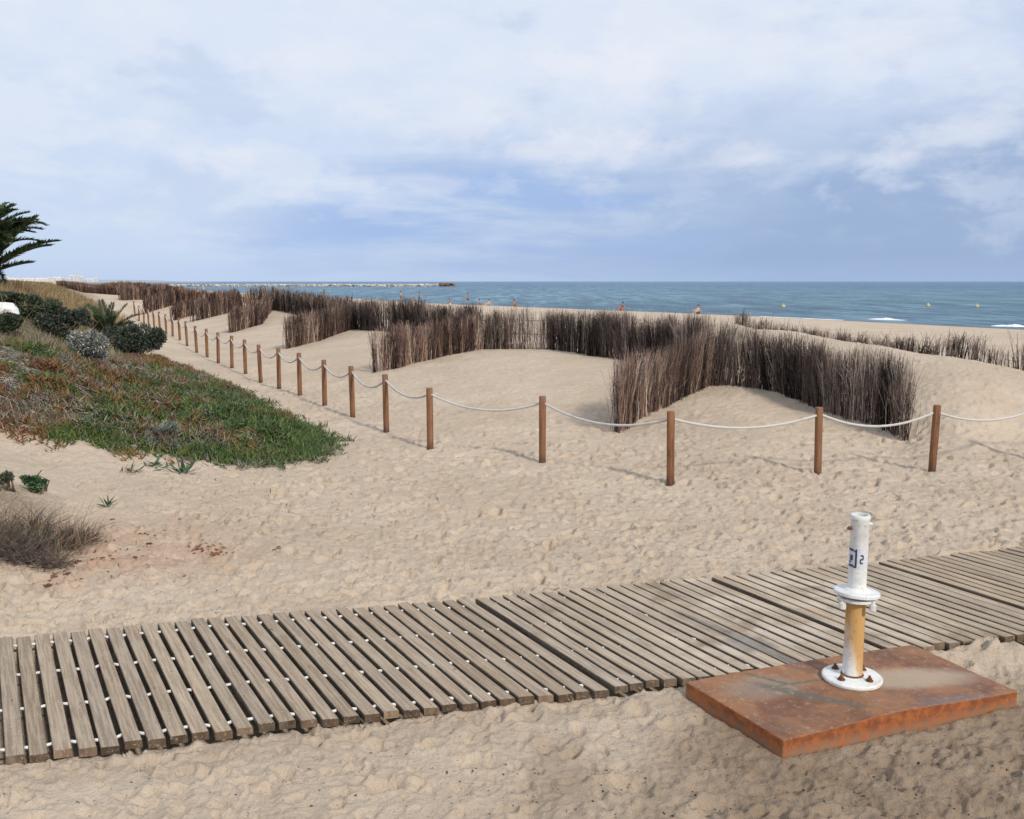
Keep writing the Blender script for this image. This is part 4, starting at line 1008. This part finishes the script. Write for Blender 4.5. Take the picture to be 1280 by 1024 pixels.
gp = np.concatenate(gp)
lumps('clay_rubble', gp, np.abs(rng.normal(size=len(gp))) * .010 + .006, RC, 'dark reddish crumbs of clay and bark strewn over the pale sand', 'rubble', kind='stuff', flat=.7)
# fine litter: bits of bark and seaweed everywhere, more round the slab
n = 2600; x = np.r_[rng.normal(size=n) * 1.3 + 2.2, rng.uniform(-5, 7, 1500), rng.uniform(-3.5, 1.2, 420)]; y = np.r_[rng.normal(size=n) * .62 + 3.95, rng.uniform(3, 12, 1500), rng.uniform(3, 4.2, 420)]
t_, _ = in_board(x, y); pmk = poly_mask(x, y, PL, .01); k = ((t_ < -.04) | (t_ > 1.05)) & (pmk < .3); x, y = x[k], y[k]
lumps('debris', on_ground(x, y, .002), np.abs(rng.normal(size=len(x))) * .0026 + .0014, [(.09, .06, .045), (.05, .04, .035), (.16, .10, .07), (.3, .25, .2)], 'fine dark plant litter and pebbles strewn on the sand', 'litter', kind='stuff', flat=.8)
# white slab in the bushes
x, y, z = hit(3, 391); mb = MB(); rr_ = random.Random(4); pv = []
for r_, zz in ((.16, -.12), (.27, .0), (.29, .10), (.22, .19), (.08, .23)):
    for k in range(12):
        q_ = r_ * rr_.uniform(.85, 1.15); pv.append((1.25 * q_ * math.cos(k * math.pi / 6), .9 * q_ * math.sin(k * math.pi / 6), zz * rr_.uniform(.85, 1.15) + .10 * (-q_ * math.cos(k * math.pi / 6))))
mb.add(pv, [(i * 12 + k, i * 12 + (k + 1) % 12, (i + 1) * 12 + (k + 1) % 12, (i + 1) * 12 + k) for i in range(4) for k in range(12)] + [tuple(reversed(range(12))), tuple(48 + k for k in range(12))])
o = mb.build('white_stone', M['cloth_white'], None, loc=(x, y, z)); o.modifiers.new('bevel', 'BEVEL').width = .015; tag(o, 'pale white stone among the dark shrubs at the left edge', 'stone')

# ------------------------------------------------------------------ palms
def frond(L, rise, droop, az, nleaf, ll, cols, curl=0.0, w=.016):
    """returns rachis points and leaflet arrays"""
    pts_ = []; k = 18; d0 = rise
    p_ = np.zeros(3); pts_.append(p_.copy())
    for i in range(k):
        f = i / k; el = d0 - droop * f ** 1.4; azz = az + curl * f
        p_ = p_ + np.array([math.cos(el) * math.cos(azz), math.cos(el) * math.sin(azz), math.sin(el)]) * L / k; pts_.append(p_.copy())
    P_ = np.array(pts_); s = np.linspace(.12, .99, nleaf); q = s * k; i0 = np.minimum(q.astype(int), k - 1); fr_ = (q - i0)[:, None]
    C_ = P_[i0] * (1 - fr_) + P_[i0 + 1] * fr_; T = P_[i0 + 1] - P_[i0]; T /= np.linalg.norm(T, axis=1)[:, None]
    S_ = np.cross(T, np.array([0, 0, 1.])); S_ /= np.linalg.norm(S_, axis=1)[:, None] + 1e-9; Up = np.cross(S_, T)
    prof = np.sin(np.clip(s, .05, 1) ** .7 * math.pi * .93) ** .6
    outv = []
    for sg in (-1, 1):
        D = T * .75 + S_ * sg * .8 + Up * rng.uniform(.05, .55, (nleaf, 1)) + rng.normal(size=(nleaf, 3)) * .08
        outv.append(leaves(C_, D, Up + rng.normal(size=(nleaf, 3)) * .2, ll * prof * rng.uniform(.85, 1.1, nleaf), w, pick(cols, np.ones(len(cols)), nleaf)))
    return pts_, outv
def palm(name, label, loc, trunk_h, trunk_r, specs, ll, cols, w=.03, rr=.03):
    root = empty(name, loc); top = Vector((0, 0, trunk_h))
    if trunk_h > .3:
        mb = MB(); pr = []
        z_ = -.1; i = 0
        while z_ < trunk_h: pr.append((trunk_r * (1.15 if i % 2 else .95), z_)); z_ += .07; i += 1
        pr.append((trunk_r * 1.2, trunk_h)); pr.append((trunk_r * .5, trunk_h + .25)); mb.lathe(pr, 18); mb.build('trunk', M['bark'], root)
    for (L, rise, droop, az, curl) in specs:
        pts_, lv = frond(L, rise, droop, az, int(L * 60) + 14, ll, cols, curl, w)
        mb = MB(); mb.tube([Vector(p_) for p_ in pts_], [rr * (1 - .85 * i / len(pts_)) for i in range(len(pts_))], 5)
        V, Fq, C_ = combine(lv); fo = mk('frond', mesh_np('frond', V, Fq, C_), M['leaf'], root, top)
        ra = mb.build('rachis', M['bark'], fo, True)
    tag(root, label, 'palm tree'); return root
PG = [(.09, .15, .06), (.05, .09, .04), (.14, .20, .09)]
D_ = 25.0; cx = (-14 - 640) / F * D_; cz = H + (352 - 346) / F * D_; gz = g1(cx, D_)
sp_l = []
for i in range(9): sp_l.append((random.uniform(1.9, 2.35), random.uniform(1.1, 1.56), random.uniform(1.2, 2.1), random.uniform(-.9, .9), 0))
for i in range(30): sp_l.append((random.uniform(1.8, 2.5), random.uniform(.2, 1.45), random.uniform(.4, 1.3), random.uniform(1.5, 4.8), random.uniform(-.2, .2)))
for rise, droop, az, L in ((1.38, 1.9, .05, 2.6), (1.42, 1.9, -.15, 2.5), (1.5, 1.8, .2, 2.4), (1.52, 1.5, -.3, 2.35), (1.5, 1.4, .5, 2.3), (1.56, 1.2, .0, 2.25), (1.5, 1.2, 2.6, 2.3), (1.53, 1.0, 1.2, 2.3),
                           (.90, .25, .0, 2.2), (.98, .4, .15, 2.2), (.66, .62, .0, 2.35), (.60, .55, -.1, 2.2), (.42, .35, .15, 1.35), (1.2, 1.0, .1, 2.0), (1.15, .8, -.4, 1.9), (1.3, 1.5, -.6, 2.3), (1.3, 1.6, .8, 2.3)):
    sp_l.append((L, rise, droop, az, 0))
palm('palm_tree', 'palm tree with arching feathery green fronds at the left edge above the dune', (cx, D_, gz), max(cz - gz, .1), .24, sp_l, .30, PG, .045, .03)
x, y, z = hit(134, 425); sp_l = []
for az, rise, L, dr in ((3.0, .75, 1.05, .5), (2.6, 1.1, 1.0, .3), (2.2, 1.25, 1.15, .35), (1.2, 1.35, 1.0, .2), (.6, 1.15, 1.1, .4), (.2, .85, 1.25, .75), (-.3, .7, 1.05, .7), (-.9, .9, .9, .5), (-1.6, 1.0, .9, .6), (-2.2, .9, .9, .5), (3.6, .9, .9, .4), (1.7, .9, 1.0, .4), (2.9, 1.2, 1.1, .5), (-2.8, .6, .9, .5), (0.0, .35, 1.0, .4), (3.2, .4, .8, .4)):
    sp_l.append((L, rise, dr, az, 0))
palm('small_palm', 'little young palm with dark thin fronds beside the line of posts', (x, y, z), .08, .1, sp_l, .24, [(.045, .085, .04), (.07, .115, .05), (.03, .05, .028)], .02, .016)

# ------------------------------------------------------------------ shore: stake, people, buoys, breakwater, surf, town
def stake(px, py, hgt_, label):
    x, y = px, py; mb = MB(); mb.lathe([(.06, -.2), (.055, hgt_ * .5), (.05, hgt_ - .04), (.035, hgt_)], 12); o = mb.build('wooden_stake', M['post'], None, loc=(x, y, g1(x, y))); smooth_angle(o)
    tag(o, label, 'stake'); return o
stake(*(W_(402, 398, .6) + np.array([.1, .3])), 1.42, 'taller orange brown wooden stake rising out of the long brush fence')

def skinned(name, joints, edges, mt, parent, sub=2):
    me = bpy.data.meshes.new(name); me.from_pydata([j[:3] for j in joints], edges, []); me.update()
    o = bpy.data.objects.new(name, me); COL.objects.link(o); o.parent = parent; me.materials.append(mt)
    md = o.modifiers.new('skin', 'SKIN'); md.use_smooth_shade = True
    for i, j in enumerate(joints):
        sv = me.skin_vertices[0].data[i]; r = j[3]; sv.radius = r if isinstance(r, tuple) else (r, r)
    me.skin_vertices[0].data[0].use_root = True
    o.modifiers.new('sub', 'SUBSURF').levels = sub; o.modifiers['sub'].render_levels = sub
    return o
def person(loc, rz, pose, skin, suit, label, hair='hair', suit_top=None):
    root = empty('person', loc, rz)
    if pose == 'sit':
        J = [(0, 0, .12, (.16, .13)), (0, .03, .36, (.13, .10)), (0, .07, .54, (.15, .10)), (0, .08, .64, (.055, .055)), (0, .06, .72, (.075, .085)), (0, .05, .82, (.075, .09)),
             (-.10, -.05, .12, (.09, .09)), (-.14, -.38, .42, (.065, .065)), (-.14, -.58, .06, (.045, .045)), (-.14, -.72, .03, (.04, .03)),
             (.10, -.05, .12, (.09, .09)), (.14, -.36, .40, (.065, .065)), (.14, -.60, .06, (.045, .045)), (.14, -.74, .03, (.04, .03)),
             (-.18, .06, .54, (.06, .06)), (-.25, -.10, .34, (.042, .042)), (-.17, -.32, .40, (.03, .03)), (-.16, -.42, .44, (.035, .018)),
             (.18, .06, .54, (.06, .06)), (.27, .16, .30, (.042, .042)), (.28, .28, .08, (.03, .03)), (.28, .32, .02, (.035, .02))]
        pel = [(0, 0, .10, (.18, .15)), (-.10, -.08, .15, (.105, .105)), (-.125, -.22, .28, (.09, .09)), (.10, -.08, .15, (.105, .105)), (.125, -.22, .27, (.09, .09))]
        head = (0, .05, .80)
    else:
        J = [(0, 0, .95, (.15, .11)), (0, 0, 1.15, (.13, .10)), (0, 0, 1.38, (.17, .10)), (0, 0, 1.48, (.055, .055)), (0, -.01, 1.56, (.075, .085)), (0, -.01, 1.67, (.075, .09)),
             (-.09, 0, .88, (.09, .09)), (-.12, -.03, .50, (.062, .065)), (-.13, .02, .09, (.042, .045)), (-.13, -.12, .04, (.04, .03)),
             (.09, 0, .88, (.09, .09)), (.12, .02, .50, (.062, .065)), (.13, .10, .09, (.042, .045)), (.13, -.04, .04, (.04, .03)),
             (-.19, 0, 1.38, (.06, .06)), (-.27, .02, 1.10, (.042, .042)), (-.28, -.08, .86, (.03, .03)), (-.28, -.11, .77, (.035, .02)),
             (.19, 0, 1.38, (.06, .06)), (.28, .03, 1.12, (.042, .042)), (.27, -.10, .90, (.03, .03)), (.27, -.14, .81, (.035, .02))]
        pel = [(0, 0, .97, (.165, .125)), (-.09, 0, .86, (.11, .11)), (-.105, -.01, .68, (.10, .10)), (.09, 0, .86, (.11, .11)), (.105, .01, .68, (.10, .10))]
        head = (0, -.01, 1.65)
    E_ = [(0, 1), (1, 2), (2, 3), (3, 4), (4, 5), (0, 6), (6, 7), (7, 8), (8, 9), (0, 10), (10, 11), (11, 12), (12, 13), (2, 14), (14, 15), (15, 16), (16, 17), (2, 18), (18, 19), (19, 20), (20, 21)]
    skinned('body', J, E_, M[skin], root)
    skinned('shorts', pel, [(0, 1), (1, 2), (0, 3), (3, 4)], M[suit], root)
    if suit_top:
        tj = [(a, b_, c_, (r_[0] + .018, r_[1] + .018)) for a, b_, c_, r_ in (J[1], J[2], J[14], J[18])]; skinned('shirt', tj, [(0, 1), (1, 2), (1, 3)], M[suit_top], root)
    mb = MB(); prof = [(.002, .125)] + [(.098 * math.sin(math.radians(a)), .115 * math.cos(math.radians(a)) + .01) for a in range(15, 100, 14)]
    mb.lathe(prof, 16, (head[0], head[1] + .02, head[2] + .02)); mb.build('hair', M[hair], root, True)
    tag(root, label, 'person')
def at_px(px, d): return (px - 640) / F * d, d
PPL = [(777, 95, 'sit', 'skin', 'cloth_orange', None, 'person sitting on the beach in orange swimwear, above the middle of the brush fence'),
       (871, 93, 'sit', 'skin_pale', 'cloth_dark', 'cloth_white', 'person in a white top and dark shorts sitting by the water, farthest right'),
       (502, 150, 'stand', 'skin', 'cloth_dark', 'cloth_cream', 'leftmost standing person by the water near the end of the breakwater'),
       (525, 146, 'stand', 'skin', 'cloth_dark', None, 'bare chested standing person right of the leftmost one'),
       (585, 126, 'stand', 'skin', 'cloth_dark', 'cloth_dark', 'person standing in dark clothes by the water'),
       (600, 122, 'sit', 'skin', 'cloth_orange', None, 'person in orange swimwear sitting just right of the dark standing one'),
       (611, 120, 'sit', 'skin_pale', 'cloth_blue', 'cloth_cream', 'person in a cream top sitting near the water, right of the orange swimwear'),
       (518, 143, 'sit', 'skin', 'cloth_cream', None, 'person sitting between the two standing on the left'),
       (562, 133, 'sit', 'skin', 'cloth_white', None, 'person in white swimwear sitting on the sand above the third fence run'),
       (643, 112, 'sit', 'skin', 'cloth_orange', 'cloth_orange', 'person all in orange sitting behind the middle of the fence'),
       (250, 235, 'stand', 'skin', 'cloth_orange', None, 'tiny distant person in orange on the far beach at the left'),
       (258, 225, 'stand', 'skin_pale', 'cloth_white', 'cloth_white', 'tiny distant person in white on the far beach at the left')]
for i, (px, d, pose, sk, su, tp, lb) in enumerate(PPL):
    x, y = at_px(px, d); z = max(g1(x, y), SEA - .1); person((x, y, z), random.uniform(-2, 2), pose, sk, su, lb, suit_top=tp)

for px, py, lb in ((979, 382, 'leftmost yellow buoy, floating off the beach'), (1160, 381, 'yellow buoy in the middle of the three on the sea'), (1221, 382, 'rightmost yellow buoy on the sea')):
    x, y = U(px, py + 2, SEA); mb = MB(); mb.lathe([(.05, -.35), (.28, -.15), (.34, .05), (.30, .2), (.17, .32), (.07, .42), (.04, .48)], 20)
    r_ = empty('buoy', (x, y, SEA)); b0 = mb.build('float', M['buoy_yellow'], r_, True); mb = MB(); mb.lathe([(.02, .45), (.02, .6)], 8); mb.box((0, 0, .62), (.1, .02, .06)); mb.build('top_mark', M['buoy_yellow'], r_)
    tag(r_, lb, 'buoy', 'yellow buoys off the beach')

# breakwater of pale boulders
xb0, xb1, yb = -.37 * 680, -.068 * 680, 680; n = 2600; f = rng.uniform(0, 1, n); x = xb0 + (xb1 - xb0) * f; hgt2 = rng.uniform(0, 1, n); z = SEA + hgt2 * 1.5; y = yb + rng.normal(size=n) * 3.5 * (1.2 - hgt2)
co = [(.66, .60, .50), (.56, .50, .42), (.74, .69, .60)]
bo = lumps('breakwater', np.c_[x, y, z], rng.uniform(.5, 1.0, n), co, 'long low breakwater of pale boulders reaching out below the horizon', 'breakwater')
bo.data.materials.clear(); bo.data.materials.append(M['rock'])
n = 240; x = xb1 + rng.uniform(-6, 3, n); y = yb + rng.normal(size=n) * 3; z = SEA + rng.uniform(0, 2.3, n); lp_ = lumps('breakwater_head', np.c_[x, y, z], rng.uniform(.8, 1.5, n), [(.34, .20, .13), (.25, .16, .11)], 'x', None)
lp_.data.materials.clear(); lp_.data.materials.append(M['rock']); lp_.parent = bo
for k_ in ('label', 'category'):
    if k_ in lp_: del lp_[k_]
lp_['label'] = 'browner seaward end of the breakwater'; lp_.name = 'boulder_head'

# breaking waves: low rounded ridges of water with foam
def breaker(px0, px1, py, label, hgt_=.16):
    x0, y0 = U(px0, py, SEA); x1, y1 = U(px1, py + 1.5, SEA); n = 60; prof = [(-1.6, 0), (-.9, .35), (-.35, .8), (0, 1), (.18, .85), (.25, .4), (.5, .12), (1.1, .0)]
    dv = np.array([x1 - x0, y1 - y0]); L = np.linalg.norm(dv); dv /= L; nr_ = np.array([-dv[1], dv[0]]) * -1
    V = []
    for i in range(n + 1):
        f = i / n; env = math.sin(math.pi * f) ** .7 * (.5 + .7 * float(vnoise(np.array([f * 9]), np.array([3.]), 14)[0])); jag = .75 + .5 * float(vnoise(np.array([f * 14]), np.array([0.]), 4)[0])
        c0 = np.array([x0, y0]) + dv * L * f
        for a, h_ in prof: q_ = c0 + nr_ * a * .8 * jag; V.append((q_[0], q_[1], SEA - .02 + h_ * hgt_ * env * jag + .02 * random.random()))
    k = len(prof); Fc = [(i * k + j, i * k + j + 1, (i + 1) * k + j + 1, (i + 1) * k + j) for i in range(n) for j in range(k - 1)]
    me = bpy.data.meshes.new('breaking_wave'); me.from_pydata(V, [], Fc); me.update(); o = mk('breaking_wave', me, M['foam'], smooth=True); tag(o, label, 'wave', 'small white breaking waves')
breaker(1086, 1130, 399, 'small white breaking wave close to the beach, left of the other')
breaker(1238, 1300, 407.5, 'small white breaking wave at the right edge of the sea')
# surf line on the wet sand
V = []; n = 500; ys = np.linspace(50, 240, n); xs = np.interp(ys, SHY, SHX); wv2 = (fbm(ys * .25, ys * 0, 5) - .5) * 3
for i in range(n):
    for k in range(3): V.append((xs[i] + wv2[i] * .4 + (k - 1) * (.12 + .45 * float(vnoise(ys[i:i + 1] * 1.1, ys[i:i + 1] * 0, 6)[0])), ys[i], SEA + (.015, .05, .012)[k] + .01))
Fc = np.array([(i * 3 + k, i * 3 + k + 1, (i + 1) * 3 + k + 1, (i + 1) * 3 + k) for i in range(n - 1) for k in range(2) if vnoise(ys[i:i + 1] * .22, ys[i:i + 1] * 0, 16)[0] > .52])
o = mk('surf', mesh_np('surf', np.array(V), Fc), M['foam'], smooth=True); tag(o, 'thin white surf along the water edge', 'surf', kind='stuff')

# distant white town on a low coast
def hills():
    V = []; n = 60
    for i in range(n + 1):
        f = i / n; x = -2600 + f * 1500; e = math.sin(math.pi * min(1, (1 - f) * 1.4 + .02)) if f > .3 else 1
        h_ = 7 + 9 * float(fbm(np.array([f * 6]), np.array([.5]), 7)[0]) * max(e, 0)
        if f > .85: h_ *= (1 - f) / .15
        for dy, hz_ in ((-150, -3), (0, .55), (160, 1), (400, .6), (700, -3)): V.append((x, 3150 + dy, SEA + (h_ * hz_ if hz_ > 0 else hz_)))
    Fc = np.array([(i * 5 + k, (i + 1) * 5 + k, (i + 1) * 5 + k + 1, i * 5 + k + 1) for i in range(n) for k in range(4)])
    o = mk('hills', mesh_np('hills', np.array(V), Fc), M['far_hill'], smooth=True); tag(o, 'low pale coast under the distant town', kind='structure')
hills()
tx = [16, 22, 28, 35, 41, 46, 53, 58, 64, 69, 75, 80, 86, 91, 96, 100, 104, 108, 113, 119, 125]
for i, px in enumerate(tx):
    d = 2950 + random.uniform(-60, 60); x = (px - 640) / F * d; w = random.uniform(9, 17); fl = 3 + int(3.5 * math.exp(-((px - 102) / 9) ** 2)) + random.choice((0, 0, 1)); h_ = fl * 3.1; dp = 12
    r_ = empty('town_building', (x, d, 3 if px < 110 else 1)); mb = MB(); mb.box((0, 0, h_ / 2), (w, dp, h_)); mb.box((w * .15, 0, h_ + 1.4), (w * .35, dp * .5, 2.8)); mb.box((0, -dp / 2 + .2, h_ + .4), (w, .4, .8))
    for k in range(fl): mb.box((0, -dp / 2 - .6, k * 3.1 + .1), (w * .8, 1.2, .25))
    mb.build('wall', M['far_white'], r_); wb = MB()
    for k in range(fl):
        for j in range(3): wb.box((w * (-.28 + .28 * j), -dp / 2, k * 3.1 + 1.7), (w * .12, .12, 1.4))
    wb.build('windows', M['far_glass'], r_); rb = MB(); rb.box((w * .15, 0, h_ + 2.95), (w * .4, dp * .55, .3)); rb.build('roof', M['far_roof'], r_)
    tag(r_, 'tiny white apartment block of the far town on the horizon at the left', 'building', 'white buildings of the distant town')
